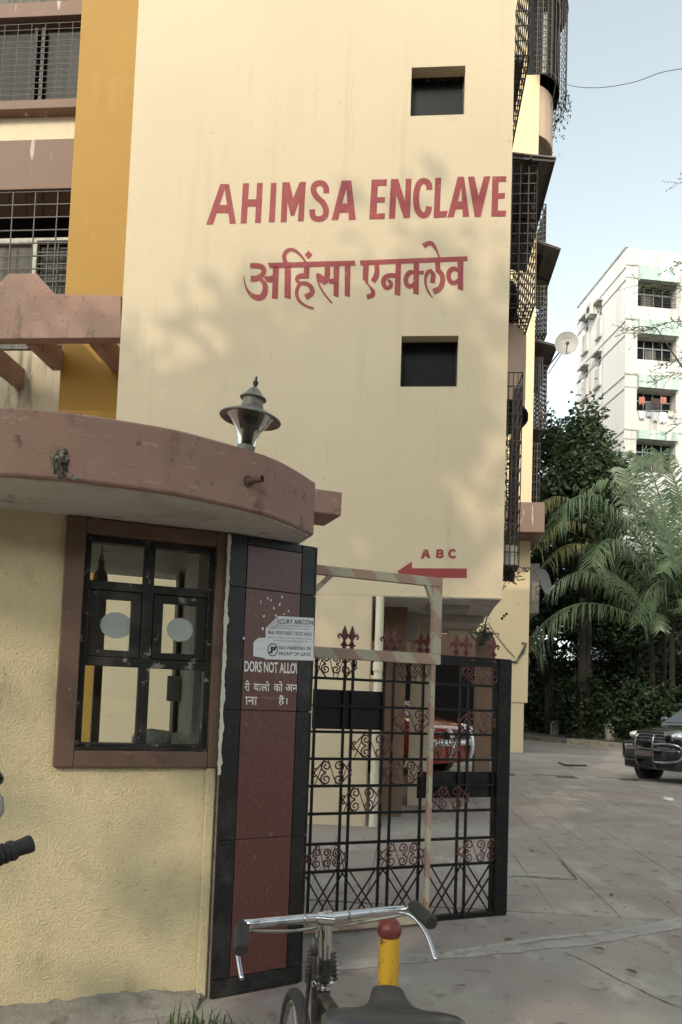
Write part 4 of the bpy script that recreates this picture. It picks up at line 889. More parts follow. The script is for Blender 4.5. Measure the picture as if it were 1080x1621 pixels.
def palm(label, hub, lean, fronds, m):
    hub = Vector(hub); base = Vector((hub.x + lean[0], hub.y + lean[1], .15)); t = thing('coconut_palm', label, 'palm tree', base, group='coconut palms in the garden')
    top = hub - base; b = MB(); n = 12
    b.tube([(top.x * (k / n) ** 1.5, top.y * (k / n) ** 1.5, top.z * k / n) for k in range(n + 1)], [.15 - .05 * k / n + (.05 if k == 0 else 0) for k in range(n + 1)], 10); b.build('trunk', m_barkshade, t, smooth=True)
    b = MB()
    for k in range(6): a_ = k * 1.05; b.ellipsoid((top.x + .22 * math.cos(a_), top.y + .22 * math.sin(a_), top.z - .2), (.12, .12, .15), 8, 6)
    b.build('coconut_cluster', m_leafdark, t, smooth=True)
    for k, (az, el, L, dr) in enumerate(fronds):
        o = frond_mesh(L, R_(dr), k * 13 + int(hub.x * 10), m, R_(el), L * .25); o.parent = t; o.location = top; o.rotation_euler = (random.uniform(-.25, .25), 0, R_(az))
    return t
def traced_frond(t, pxs, Y0, Y1, ll_px, m, spread=0.0, hang=1.0, seed=0):
    """one long frond following its own midrib, leaflets hanging off both sides like a comb"""
    r = random.Random(seed); base = t.location
    P = curve_pts(list(pxs), 5); n = len(P); pts = [atY(x, y, Y0 + (Y1 - Y0) * k / (n - 1)) - base for k, (x, y) in enumerate(P)]
    b = MB(); b.tube(pts, [.055 * (1 - .8 * k / n) for k in range(n)], 6)
    L = sum((pts[k + 1] - pts[k]).length for k in range(n - 1)); nl = int(L / .085); ll0 = ll_px / 1200 * Y0
    for k in range(nl):
        f = (.06 + .94 * k / nl) * (n - 1); i = min(int(f), n - 2); q = pts[i].lerp(pts[i + 1], f - i); d = (pts[i + 1] - pts[i]).normalized(); tt = k / nl
        ll = ll0 * (math.sin(PI * min(.97, .16 + .84 * (1 - tt) ** .9 * .9 + .04)) ** .6) * r.uniform(.75, 1.15)
        lat = d.cross(Vector((0, 0, 1))); lat = lat.normalized() if lat.length > .25 else Vector((0, -1, 0))
        lat = (lat * (1 - spread) + Vector((1, .2, 0)) * spread).normalized()
        for s in (-1, 1):
            if r.random() < .05: continue
            out = (lat * s * r.uniform(.5, .85) + d * r.uniform(.35, .65)).normalized(); w = .034 * r.uniform(.7, 1.35); sd_ = d * w
            m1 = q + out * ll * .45 + Vector((0, 0, -.10 * ll * hang)); e = q + out * ll * .66 + Vector((r.uniform(-.06, .06), 0, -.62 * ll * hang * r.uniform(.75, 1.2)))
            b.poly([q - sd_ * .7, q + sd_ * .7, m1 + sd_, m1 - sd_]); b.poly([m1 - sd_, m1 + sd_, e + sd_ * .12, e - sd_ * .12])
    return b.build('frond', m, t)
p1 = palm('large coconut palm with long arching fronds, its crown above the black car', atY(1064, 935, 34), (.3, .6), [(110, 80, 5.6, 40), (60, 60, 5, 80), (10, 50, 4.8, 90), (330, 35, 4.4, 95), (300, 45, 4.4, 100), (90, 70, 5.2, 50), (30, 75, 5.2, 50), (150, 62, 5.0, 80), (240, 45, 4.0, 100)], m_palm)
traced_frond(p1, [(1060, 930), (1047, 912), (1029, 883), (1000, 840), (972, 812), (943, 788), (918, 785), (893, 798), (878, 822)], 34, 32.5, 62, m_palm, seed=1)
traced_frond(p1, [(1058, 938), (1036, 935), (1015, 908), (988, 869), (966, 853), (947, 866), (938, 897)], 34, 31.5, 60, m_palm, seed=2)
traced_frond(p1, [(1068, 930), (1072, 905), (1058, 855), (1047, 797), (1031, 747), (1014, 722)], 34, 33, 62, m_palm, .85, .45, 3)
traced_frond(p1, [(1070, 930), (1085, 850), (1078, 797), (1066, 755), (1046, 716)], 34, 33.5, 58, m_palm, .85, .45, 4)
traced_frond(p1, [(1056, 930), (1030, 887), (1011, 840), (997, 780), (990, 742)], 34, 34.5, 52, m_palm, .7, .6, 5)
traced_frond(p1, [(1064, 925), (1075, 908), (1095, 905), (1110, 925)], 34, 33, 45, m_palmy, 0, 1, 6)
traced_frond(p1, [(1058, 925), (1040, 870), (1012, 812), (985, 772), (962, 762), (940, 772)], 34.3, 35, 55, m_palm, .2, .9, 14)
p2 = palm('lower coconut palm with a wide frond reaching left towards the rear wing', atY(1030, 988, 34.5), (.6, 1.0), [(290, 35, 3.2, 95), (330, 40, 3.6, 90), (20, 45, 4.2, 85), (70, 60, 4.6, 70), (120, 65, 4.8, 60), (255, 30, 3.0, 105)], m_palm)
traced_frond(p2, [(1027, 990), (1000, 973), (957, 958), (918, 956), (880, 971), (852, 1000), (842, 1030)], 34.5, 33, 56, m_palm, seed=7)
traced_frond(p2, [(1022, 984), (1005, 962), (979, 937), (950, 914), (925, 905), (897, 911), (870, 930)], 34.6, 35, 52, m_palm, seed=8)
traced_frond(p2, [(1035, 985), (1050, 945), (1062, 925), (1045, 920), (1024, 940), (1012, 985)], 34.4, 31.5, 56, m_palm, .3, 1.0, 9)
traced_frond(p2, [(1030, 985), (1008, 950), (990, 925), (968, 905), (945, 900)], 34.8, 37, 50, m_palm, seed=10)
traced_frond(p2, [(1032, 988), (1060, 955), (1090, 950), (1115, 975)], 34.5, 33, 50, m_palm, seed=11)
p3 = palm('small yellowing coconut palm beside the brown pergola of the rear wing', atY(938, 866, 38.4), (.1, .8), [(90, 75, 3.4, 60), (40, 60, 3.8, 95), (330, 55, 3.4, 95), (10, 66, 3.8, 90)], m_palm)
traced_frond(p3, [(943, 866), (932, 842), (905, 826), (873, 832), (848, 868)], 38.4, 37, 44, m_palmy, seed=12)
traced_frond(p3, [(941, 862), (925, 820), (903, 795), (880, 786), (858, 795)], 38.4, 37, 40, m_palmy, seed=13)
traced_frond(p3, [(941, 870), (918, 862), (890, 866), (866, 892)], 38.4, 37, 42, m_palmy, seed=15)
traced_frond(p3, [(946, 868), (950, 830), (938, 795), (915, 770)], 38.4, 38, 42, m_palm, .4, .8, seed=16)
palm('upright palm in front of the tower block, right of the leafy tree', atY(1052, 868, 38), (.2, .4), [(100, 84, 6.0, 30), (20, 78, 5.8, 45), (340, 66, 5.4, 80), (60, 72, 5.4, 60), (310, 50, 4.8, 95), (180, 72, 5.6, 60), (0, 60, 5, 80)], m_palm)
# overhanging spray of feathery leaves at the right, from a tree outside the picture
def feathery(label, base, twigs, m=m_spray):
    t = thing('feathery_tree', label, 'tree', base); b = MB(); P = []
    bz = Vector(base); 
    b.tube([(0, 0, -.1), (-.1, .1, 3), (.1, .2, 6.2), (.2, .1, 9)], [.3, .24, .18, .1], 9)
    for px, py, px2, py2, Y, n in twigs:
        a = atY(px2, py2, Y) - bz; c = atY(px, py, Y) - bz; mid = a.lerp(c, .5) + Vector((0, 0, .12)); b.tube([(.1, .2, 6.2), a.lerp(Vector((.1, .2, 7)), .35), a], [.05, .03, .012], 5); b.tube([a, mid, c], [.012, .008, .003], 4)
        for k in range(n):
            f = k / n; q = a.lerp(mid, f * 2) if f < .5 else mid.lerp(c, f * 2 - 1)
            dr = Vector((random.uniform(-1, .1), random.uniform(-.6, .6), random.uniform(-.55, .3))).normalized() * random.uniform(.25, .55)
            for s in range(14): P.append(q + dr * (s / 14) + Vector((0, random.uniform(-.02, .02), random.uniform(-.015, .015))))
    b.build('trunk', m_bark, t, smooth=True); leaf_mesh('crown', m, np.array([tuple(p) for p in P] + [tuple(Vector((.2, .1, 9)) + Vector((random.gauss(.8, 1.0), random.gauss(0, 1.4), random.gauss(0, .8)))) for _ in range(2500)]), .062, t, .1, 3.0)
feathery('tree with feathery hanging leaf sprays reaching in at the right edge', (11.6, 20, 0), [(1006, 452, 1120, 470, 18, 26), (1000, 530, 1120, 505, 18, 34), (985, 528, 1040, 520, 18, 14), (1040, 580, 1140, 560, 18, 26), (1030, 606, 1140, 585, 18, 30), (1066, 292, 1140, 285, 18, 12), (1050, 690, 1140, 640, 18, 20), (1050, 430, 1140, 400, 18, 16)])

# shade of the street: tall trees and a house across the lane, behind the viewer
def shade_tree(label, base, crowns, leaf=.5, m=m_leaf): return tree('street_tree', label, base, crowns, .35, m, leaf, 'street trees', spread=.17)
oh = thing('street_house', 'plain rendered house across the lane, behind the viewer', 'house', (0, -18, 0))
MB().box(-26, 26, -8, 0, 0, 8.2).build('wall', m_house, oh); MB().box(-26.3, 26.3, -8.3, .3, 8.202, 8.5).build('roof', m_concpost, oh)
for i in range(8):
    for j in range(2):
        w = MB().box(-22 + 6 * i, -20.2 + 6 * i, .002, .06, 1.4 + 3.4 * j, 2.9 + 3.4 * j).build('window', m_wframe, oh)
        MB().box(-21.9 + 6 * i, -20.3 + 6 * i, .061, .07, 1.5 + 3.4 * j, 2.8 + 3.4 * j).build('pane', m_darkglass, w)
shade_tree('tall street tree behind the viewer, farthest left', (-10.6, -8, 0), [((1.2, 0, 13.0), (3.4, 3, 4.5), 6500, 44), ((-2.4, 0, 14.4), (3, 3, 4.2), 8500, 50)])
shade_tree('tallest street tree behind the viewer, on the left', (-5.2, -8.3, 0), [((0, 0, 13.7), (3.4, 3, 4.9), 5600, 40)])
shade_tree('spreading street tree straight behind the viewer', (0, -8, 0), [((0, 0, 11.2), (3.8, 3, 4.0), 8500, 60)])
shade_tree('street tree behind the viewer on the right', (5, -7, 0), [((0, 0, 10.8), (3.8, 3, 3.8), 8000, 60)])
shade_tree('tall street tree beyond the right-hand side of the court', (12, 7, 0), [((.6, 0, 11), (4, 4.5, 3.2), 7000, 50)])
shade_tree('tall street tree far right of the court, behind the car', (20, 17, 0), [((0, 0, 12), (6, 6, 4), 8000, 60)])
# overhead cables
b = MB(); b.tube(curve_pts([tuple(atY(860, 98, 24)), tuple(atY(892, 131, 24)), tuple(atY(940, 139, 23)), tuple(atY(1000, 131, 22)), tuple(atY(1050, 114, 21)), tuple(atY(1110, 105, 20))], 6), .011, 4); o = b.build('overhead_cable', m_wire); tag(o, 'thin cable sagging across the sky to the right edge', 'cable')
b = MB(); b.tube(curve_pts([tuple(atY(878, -30, 22)), tuple(atY(888, 20, 22)), tuple(atY(884, 60, 22)), tuple(atY(881, 125, 22.5)), tuple(atY(872, 170, 24))], 6), .010, 4); o = b.build('overhead_cable', m_wire); tag(o, 'thin cable dropping down past the curved top balcony', 'cable')
# ================================================================ GUARD BOOTH
KF = Frame(-.62, 3.935, R_(20.7))
KB = thing('guard_booth', 'rough yellow guard booth with a curved brown concrete roof and a six-pane window', 'guard booth', KF.o, KF.a)
ZS = 2.38; ZT = 2.665
kh = lambda x, y, v=0: KF.hit(x, y, v)
TLc, BLc, TRc, BRc = kh(108, 792), kh(82, 1215), kh(368, 832), kh(348, 1213)
fu0, fu1 = (TLc.x + BLc.x) / 2, (TRc.x + BRc.x) / 2; fz0 = (BLc.z + BRc.z) / 2; fz1 = ZS - .012
FW = .095
b = wall_holes(-2.6, -.008, 0, ZS - .004, [(fu0 + .03, fu1 - .02, fz0 + .03, fz1 - .03)], .13)
b.build('wall', m_stucco, KB)
MB().box(-.055, -.009, -.022, -.001, 0, fz0 - .003).build('plaster_edge', m_stucco, KB, bevel=.006)
# the interior: floor, side walls, back wall with a wide opening
BV = 1.45
ou0, ou1 = kh(20, 1000, BV).x, kh(279, 1000, BV).x; oz1 = kh(230, 893, BV).z; oz0 = kh(200, 1200, BV).z
b = wall_holes(-2.6, -.01, 0, ZS - .004, [(ou0, ou1, .75, oz1)], .12, BV); b.build('back_wall', m_soffit, KB)
ui = fu1 + .015
b = MB(); b.poly([(-2.6, .001, 0), (-2.6, BV, 0), (-2.6, BV, ZS - .004), (-2.6, .001, ZS - .004)]); b.poly([(-.011, .131, 0), (-.011, BV, 0), (-.011, BV, ZS - .004), (-.011, .131, ZS - .004)]); b.build('side_wall', m_soffit, KB)
MB().box(kh(280, 1000, BV - .15).x, -.02, BV - .15, BV - .003, .1, ZS - .02).build('wall_shadow_panel', m_wframe, KB, bevel=.01)  # dark brown panel standing in for the side wall's shadow
MB().box(ou0, ou1 + .05, BV - .2, BV - .002, oz1 + .03, oz1 + .13).build('lintel', m_soffit, KB, bevel=.008)
MB().box(kh(147, 1100, BV).x, kh(160, 1100, BV).x, BV - .04, BV + .10, .75, kh(160, 948, BV).z).build('opening_post', m_wframe, KB)
MB().box(-2.55, -.02, .14, .60, fz0 + .055, fz0 + .085).build('desk', m_wframe, KB)
# window: brown surround, black sash, six panes
wf = MB(); y0, y1 = -.035, .055
wf.box(fu0, fu0 + FW, y0, y1, fz0, fz1); wf.box(fu1 - .075, fu1, y0, y1, fz0, fz1); wf.box(fu0 + FW, fu1 - .075, y0, y1, fz0, fz0 + FW * .85); wf.box(fu0 + FW, fu1 - .075, y0, y1, fz1 - .075, fz1)
WN = wf.build('window', m_wframe, KB, bevel=.006)
su0, su1, sz0, sz1 = fu0 + FW, fu1 - .075, fz0 + FW * .85, fz1 - .075
um = kh(231, 1000, .04).x; zr1 = (kh(190, 930, .04).z + kh(290, 938, .04).z) / 2; zr2 = (kh(180, 1049, .04).z + kh(280, 1052, .04).z) / 2
s = MB(); e = .03; y0, y1 = .012, .075
s.box(su0, su0 + e, y0, y1, sz0, sz1); s.box(su1 - e, su1, y0, y1, sz0, sz1); s.box(su0 + e, su1 - e, y0, y1, sz0, sz0 + e); s.box(su0 + e, su1 - e, y0, y1, sz1 - e, sz1)
s.box(um - .027, um + .027, y0, y1, sz0 + e, sz1 - e)
for z in (zr1, zr2):
    s.box(su0 + e, um - .027, y0, y1, z - .022, z + .022); s.box(um + .027, su1 - e, y0, y1, z - .022, z + .022)
SA = s.build('sash', m_sash, WN, bevel=.004)
SILL = MB(); SILL.box(su0 + .002, su1 - .002, -.028, .011, sz0 + .001, sz0 + .016); SILL.build('sill_bead', m_sash, WN, bevel=.003)
cols = ((su0 + e, um - .027), (um + .027, su1 - e)); rws = ((zr1 + .022, sz1 - e), (zr2 + .022, zr1 - .022), (sz0 + e, zr2 - .022))
for ci, (a_, c_) in enumerate(cols):
    for ri, (z0_, z1_) in enumerate(rws):
        if ri == 1:
            g = .052; q = MB(); q.box(a_ + .002, a_ + g, .022, .066, z0_ + .002, z1_ - .002); q.box(c_ - g, c_ - .002, .022, .066, z0_ + .002, z1_ - .002); q.box(a_ + g, c_ - g, .022, .066, z0_ + .002, z0_ + g * .7); q.box(a_ + g, c_ - g, .022, .066, z1_ - g * .8, z1_ - .002); q.build('casement', m_sash, WN, bevel=.003)
        MB().box(a_, c_, .044, .048, z0_, z1_).build('pane', m_pane, WN)
for (x, y, r, k) in ((184, 990, .070, 1.1), (285, 997, .064, 1.05)):
    p = kh(x, y, .04); b = MB(); n = 40; pts = [(p.x + r * k * math.cos(2 * PI * j / n) * (1 + .02 * math.sin(j * 2.2)), p.z + r * .95 * math.sin(2 * PI * j / n) * (1 + .02 * math.sin(j * 2.2))) for j in range(n)]
    b.prism(pts, lambda q: (q[0], .0405, q[1]), lambda q: (q[0], .0425, q[1])); b.build('frosted_sticker', m_frost, WN)
# roof slab with its curved fascia
pxs = [(-120, 752), (0, 752), (60, 756), (130, 762), (199, 771), (270, 781), (338, 795), (390, 807), (430, 818), (465, 832), (497, 848)]
arc = [KF.loc(atZ(x, y, ZS)) for x, y in pxs]; arc = [Vector(q) for q in curve_pts([(a.x, a.y) for a in arc], 4)]
arc[0] = arc[0] + Vector((-.6, -.12))
back = [(arc[-1].x + .02, BV + .35), (arc[0].x, BV + .35)]
poly = [(a.x, a.y) for a in arc] + back
b = MB(); b.prism(poly, lambda p: (p[0], p[1], ZS), lambda p: (p[0], p[1], ZT)); RF = b.build('roof', m_maroon, KB, smooth=30, bevel=.012)
ins = [(a.x + .0, a.y + .03) for a in arc[:-1]] + [(arc[-1].x - .02, arc[-1].y + .03), (arc[-1].x - .0, BV + .3), (arc[0].x, BV + .3)]
b = MB(); b.prism(ins, lambda p: (p[0], p[1], ZS - .006), lambda p: (p[0], p[1], ZS + .01)); b.build('soffit', m_soffit, KB)
def fascia(px, py):
    """where a ray meets the curved fascia, and the outward normal there (booth frame)"""
    d = ray(px, py); c = KF.loc(CAM); e = KF.loc(CAM + d) - c
    for i in range(len(arc) - 1):
        p, q = arc[i], arc[i + 1]; t = q - p; den = e.x * t.y - e.y * t.x
        if abs(den) < 1e-9: continue
        k = ((p.x - c.x) * t.y - (p.y - c.y) * t.x) / den; w_ = ((p.x - c.x) * e.y - (p.y - c.y) * e.x) / den
        if 0 <= w_ <= 1 and k > 0: n = Vector((t.y, -t.x, 0)).normalized(); return c + e * k, n
    return None
P, n = fascia(96, 733); tng = Vector((-n.y, n.x, 0)); zz_ = Vector((0, 0, 1))
b = MB(); rnd = random.Random(3); ctr = P + n * .006; N_ = 22; ringp = []
for j in range(N_):
    t = 2 * PI * j / N_; r = 1 + rnd.uniform(-.25, .25); ringp.append(ctr + tng * (.036 * r * math.cos(t)) + zz_ * (.068 * r * math.sin(t) * (1.0 if math.sin(t) > 0 else .9)))
i0 = len(b.v); b.v += [tuple(q - n * .004) for q in ringp]
for f_ in (.75, .5, .25): b.v += [tuple(ctr + (q - ctr) * f_ + n * rnd.uniform(.002, .016)) for q in ringp]
b.v.append(tuple(ctr + n * .012))
for l in range(3):
    for j in range(N_): j2 = (j + 1) % N_; b.f.append((l * N_ + j, l * N_ + j2, (l + 1) * N_ + j2, (l + 1) * N_ + j))
for j in range(N_): b.f.append((3 * N_ + j, 3 * N_ + (j + 1) % N_, 4 * N_))
b.build('broken_patch', mat('broken_concrete', rgb(.13, .11, .09), .95, layers=[(rgb(.32, .29, .24), 22, .5, .66, .9, one), (rgb(.02, .018, .015), 26, .56, .66, .9, one)], bump=(40, .9, .02)), KB)
P2_, n2 = fascia(116, 757); b = MB(); 
for q in range(5): b.ellipsoid(P2_ + n2 * .004 + tng * rnd.uniform(-.02, .02) + zz_ * rnd.uniform(-.006, .01), (.012, .010, .008), 6, 4)
b.build('broken_edge', m_cement, KB)
P, n = fascia(393, 762); b = MB(); a_ = Vector((n.x + .6, n.y, .12)).normalized(); b.tube([P - a_ * .03, P + a_ * .075], .016, 10, caps=False); b.tube([P + a_ * .074, P - a_ * .02], .012, 10, caps=False); b.tube([P - n * .005, P + n * .006], .028, 10); b.build('drain_spout', m_wframe, KB, smooth=40)
# short beam running out from the roof on the right
sb = Frame(KF.o.x, KF.o.y, KF.a)
a1, a2 = kh(486, 772, .62), kh(541, 812, .62); bz0 = kh(535, 816, .62).z; bz1 = kh(535, 778, .62).z
MB().box(arc[-1].x - .02, a2.x, .62, .95, bz0, bz1).build('roof_beam', m_maroon, KB, bevel=.01)

# things inside the booth
p = atY(160, 902, 4.35); hl_ = thing('hanging_lamp', 'brown bottle-shaped lamp hanging behind the top left pane of the booth window', 'lamp', p)
MB().lathe([(.0, .095), (.012, .09), (.013, .06), (.022, .05), (.016, .035), (.022, .0), (.038, -.03), (.042, -.06), (.03, -.078), (0, -.082)], None, 18).build('shade', mat('brown_lamp_plastic', rgb(.26, .19, .13), .35), hl_, smooth=True)
MB().tube([(0, 0, .09), (0, .01, ZS - p.z)], .004, 5).build('cord', m_wire, hl_)
P = KF.loc(atY(278, 1150, 4.15)); P.y = .33; P.z = fz0 + .086
b = MB(); r_ = random.Random(8)
for k in range(9): b.ellipsoid((-.17 + .045 * k, r_.uniform(-.04, .04), .03 + .012 * math.sin(k)), (.06, .07, .045 + r_.uniform(0, .015)), 10, 7)
pl = b.build('plastic_bag', m_plastic, smooth=True); pl.location = KF.o + Vector((P.x * KF.c - P.y * KF.s, P.x * KF.s + P.y * KF.c, P.z)); pl.rotation_euler = (0, 0, KF.a); tag(pl, 'crumpled grey plastic packet lying on the desk behind the bottom right pane', 'packet')
P = Vector((kh(276, 1095, BV - .2).x, BV - .19, kh(276, 1110, BV - .2).z)); b = MB(); b.box(-.05, .05, -.03, 0, 0, .17); b.box(-.035, .035, -.05, -.031, .02, .15)
o = b.build('wall_phone', m_frost, bevel=.012); o.location = KF.o + Vector((P.x * KF.c - P.y * KF.s, P.x * KF.s + P.y * KF.c, P.z)); o.rotation_euler = (0, 0, KF.a); tag(o, 'pale wall telephone seen through the bottom right pane of the booth', 'telephone')

# roof lamp
fp, fn_ = fascia(399, 727); fp = fp - fn_ * .055; P = KF.o + Vector((fp.x * KF.c - fp.y * KF.s, fp.x * KF.s + fp.y * KF.c, 0)); u_ = P.y / 1200
LP = thing('roof_lamp', 'grey garden lantern with a wide round brim and flared glass, tilted on the booth roof', 'lamp', (P.x, P.y, ZT - .004)); LP.rotation_euler = (.02, R_(6.0), 0)
def px_(pr): return [(r * u_, z * u_ ) for r, z in pr]
MB().lathe(px_([(0, 0), (12, 0), (12.5, 3), (14, 4), (15, 12), (12, 12)]), None, 24).build('base', m_lampmetal, LP, smooth=40)
MB().lathe(px_([(14.2, 12), (15.5, 22), (19, 34), (25, 45), (33, 55), (38, 59)]), None, 32).build('glass', m_lampglass, LP, smooth=True)
MB().lathe(px_([(0, 12), (10, 12), (10.5, 17), (8.5, 19), (9, 38), (12, 42), (12, 58), (0, 58)]), None, 16).build('bulb_holder', m_lampdark, LP, smooth=40)
MB().lathe(px_([(12, 60), (38, 59.5), (45, 57), (49, 55.5), (50, 56.5), (49, 58.5), (40, 63), (28, 69), (19, 74), (17.5, 75), (17.5, 77)]), None, 40).build('brim', m_lampmetal, LP, smooth=40)
MB().lathe(px_([(17.8, 76.5), (18.2, 78.5), (16.8, 79), (16.8, 90), (21, 89.5), (21.8, 91), (20, 93), (16, 95), (10, 104), (4.5, 109)]), None, 28).build('cap', m_lampmetal, LP, smooth=35)
MB().lathe(px_([(4.4, 108.5), (2.6, 110), (2.8, 112), (4.6, 116), (4.4, 119), (2.2, 121), (1.7, 123), (2.3, 124.5), (1.2, 127), (0, 128.5)]), None, 16).build('finial', m_lampdark, LP, smooth=True)

# ================================================================ GATE PILLAR
PF = Frame(-.605, 3.905, R_(32)); PW = PF.hit(486, 1200).x
PL = thing('gate_pillar', 'gate pillar clad in black and dark red granite tiles beside the booth window', 'pillar', PF.o, PF.a)
ph = lambda x, y, v=-.014: PF.hit(x, y, v)
MB().box(.004, PW, 0, .42, 0, ZS - .01).build('core', m_grout, PL)
zrow = [0.004, (ph(340, 1553).z + ph(470, 1528).z) / 2, ph(410, 1327).z, ph(420, 1125).z, ph(430, 935).z, ZS - .012]
uA, uB = (ph(382, 1100).x + ph(370, 1400).x) / 2, (ph(471, 1100).x + ph(458, 1400).x) / 2
g = .0022
def tile(u0, u1, z0, z1, m, v0=-.014, v1=-.0005, nm='tile'): return MB().box(u0 + g, u1 - g, v0 + random.uniform(-.0008, .0008), v1, z0 + g, z1 - g).build(nm, m, PL, bevel=.0015, bseg=1)
tile(.0, PW, zrow[0], zrow[1], m_granite_black, -.02)
for i in range(1, 5):
    z0, z1 = zrow[i], zrow[i + 1]
    tile(0, uA, z0, z1, m_granite_black)
    if i == 4: zt_ = ph(430, 868).z; tile(uA, uB, z0, zt_, m_granite_red); tile(uA, uB, zt_, z1, m_granite_black)
    else: tile(uA, uB, z0, z1, m_granite_red)
    tile(uB, PW, z0, z1, m_granite_black)
for i in range(5):   # right return of the pillar
    MB().box(PW + .0005, PW + .013, -.012, .42, zrow[i] + g, zrow[i + 1] - g).build('tile', m_granite_black, PL, bevel=.0015, bseg=1)
# crumbling plaster edge between window and pillar
b = MB(); n = 60; rr = random.Random(4)
for k in range(n + 1):
    t = k / n; z = 1.12 + (ZS - 1.14) * t; w_ = .012 + rr.uniform(0, .014) * (.5 + .5 * math.sin(k * .7)); b.v += [(-.012 - rr.uniform(0, .006), -.018, z), (-.012 + w_, -.021, z), (-.012 + w_ + .004, -.012, z)]
for k in range(n): i = 3 * k; b.f += [(i, i + 1, i + 4, i + 3), (i + 1, i + 2, i + 5, i + 4)]
b.build('plaster_edge', m_soffit, PL)
# chips in the tile face
b = MB()
for (x, y) in ((413, 953), (447, 945), (443, 957), (434, 963), (457, 968), (418, 975), (424, 947), (429, 950), (416, 995), (450, 972), (386, 1010), (437, 975)):
    p = ph(x, y, -.0155); q = [(p.x + rr.uniform(.003, .008) * math.cos(a_), p.z + rr.uniform(.003, .012) * math.sin(a_)) for a_ in (0, 1.1, 2.2, 3.3, 4.4, 5.3)]; b.poly([(c[0], -.0158, c[1]) for c in q])
b.build('tile_chip', m_white, PL)
def text_mesh(txt, bold=0, shear=0):
    c = bpy.data.curves.new('txt', 'FONT'); c.body = txt; c.resolution_u = 3; c.offset = bold; c.shear = shear; c.fill_mode = 'FRONT'
    o = bpy.data.objects.new('txt', c); COL.objects.link(o); dg = bpy.context.evaluated_depsgraph_get(); me = bpy.data.meshes.new_from_object(o.evaluated_get(dg)); bpy.data.objects.remove(o); bpy.data.curves.remove(c); return me
def text_fit(txt, box, hit, v, m, parent, name='lettering', bold=0, clip=None):
    """box: px corners bottom-left, bottom-right, top-left"""
    me = text_mesh(txt, bold); xs = [q.co.x for q in me.vertices]; ys = [q.co.y for q in me.vertices]; x0, x1, y0, y1 = min(xs), max(xs), min(ys), max(ys)
    A_, B_, C_ = hit(*box[0], v), hit(*box[1], v), hit(*box[2], v)
    for q in me.vertices:
        a_, c_ = (q.co.x - x0) / (x1 - x0), (q.co.y - y0) / (y1 - y0); p = A_ + (B_ - A_) * a_ + (C_ - A_) * c_; q.co = (p.x, v, p.z)
    if clip:
        bm = bmesh.new(); bm.from_mesh(me); bmesh.ops.bisect_plane(bm, geom=bm.verts[:] + bm.edges[:] + bm.faces[:], plane_co=(clip[0], 0, 0), plane_no=(1, 0, 0), clear_outer=clip[1] > 0, clear_inner=clip[1] < 0); bm.to_mesh(me); bm.free()
    me.materials.clear(); me.materials.append(m); o = bpy.data.objects.new(name, me); COL.objects.link(o); o.parent = parent; return o
q = lambda x, y: (370 + x * .12963, 960 + y * .12963)
text_fit('DORS NOT ALLO', (q(132, 797), q(752, 822), q(134, 662)), ph, -.0165, m_white, PL, bold=.022)
b = MB(); P_ = [ph(*q(*c), -.0165) for c in ((750, 690), (768, 692), (774, 824), (764, 823))]; b.poly([(c.x, -.0165, c.z) for c in P_]); b.build('lettering', m_white, PL)
text_fit('री', (q(135, 1032), q(198, 1036), q(135, 900)), ph, -.0165, m_white, PL, bold=.012)
text_fit('वालो', (q(244, 1030), q(442, 1040), q(246, 905)), ph, -.0165, m_white, PL, bold=.012)
text_fit('को', (q(488, 1036), q(600, 1043), q(490, 908)), ph, -.0165, m_white, PL, bold=.012)
text_fit('अन', (q(630, 1036), q(790, 1048), q(632, 945)), ph, -.0165, m_white, PL, bold=.012, clip=(uB - .004, 1))
text_fit('ाना', (q(140, 1198), q(290, 1203), q(140, 1100)), ph, -.0165, m_white, PL, bold=.012)
text_fit('है।', (q(545, 1207), q(655, 1212), q(548, 1080)), ph, -.0165, m_white, PL, bold=.012)
b = MB()
for k in range(22): x, y = 340 + 8 * k + rr.uniform(-3, 3), 1110 + rr.uniform(-6, 30) * (1 if k % 3 else .2); p = ph(*q(x, y), -.0163); b.poly([(p.x, -.0163, p.z), (p.x + .0025, -.0163, p.z), (p.x + .002, -.0163, p.z + .003)])
b.build('lettering', m_white, PL)
# paper notice stuck on the pillar
sp = ph(437, 1020); st_o = PF.o + Vector((sp.x * PF.c, sp.x * PF.s, sp.z))
ST = thing('paper_notice', 'white printed no-parking notice with a folded corner stuck on the granite pillar', 'notice', st_o, PF.a)
def sh_(x, y, v): h = PF.hit(x, y, -.014); return Vector((h.x - sp.x, v, h.z - sp.z))
def flat(pts, v, name, m, th_=.0008, parent=ST):
    b = MB(); P_ = [sh_(*q(*p), v) for p in pts]; b.prism(P_, lambda p: (p.x, v, p.z), lambda p: (p.x, v - th_, p.z)); return b.build(name, m, parent)
flat([(535, 118), (975, 142), (970, 662), (377, 645), (388, 262)], -.018, 'sheet', m_paper)
flat([(240, 440), (262, 412), (300, 385), (388, 380), (380, 632), (236, 606)], -.0172, 'torn_sheet', m_paper)
b = MB(); P_ = [sh_(*q(*p), 0) for p in ((388, 262), (538, 118), (512, 236), (452, 268))]; b.poly([(P_[0].x, -.0195, P_[0].z), (P_[1].x, -.0195, P_[1].z), (P_[2].x, -.032, P_[2].z), (P_[3].x, -.028, P_[3].z)]); fo = b.build('folded_corner', mat('paper_back', rgb(.42, .42, .42), .8), ST); so_ = fo.modifiers.new('t', 'SOLIDIFY'); so_.thickness = .0008
hs = lambda x, y, v: sh_(x, y, v)
tb_ = lambda t, x0, x1, ya0, ya1, h, m, bold=0: text_fit(t, (q(x0, ya0), q(x1, ya1), q(x0 + 2, ya0 - h)), hs, -.0192, m, ST, bold=bold)
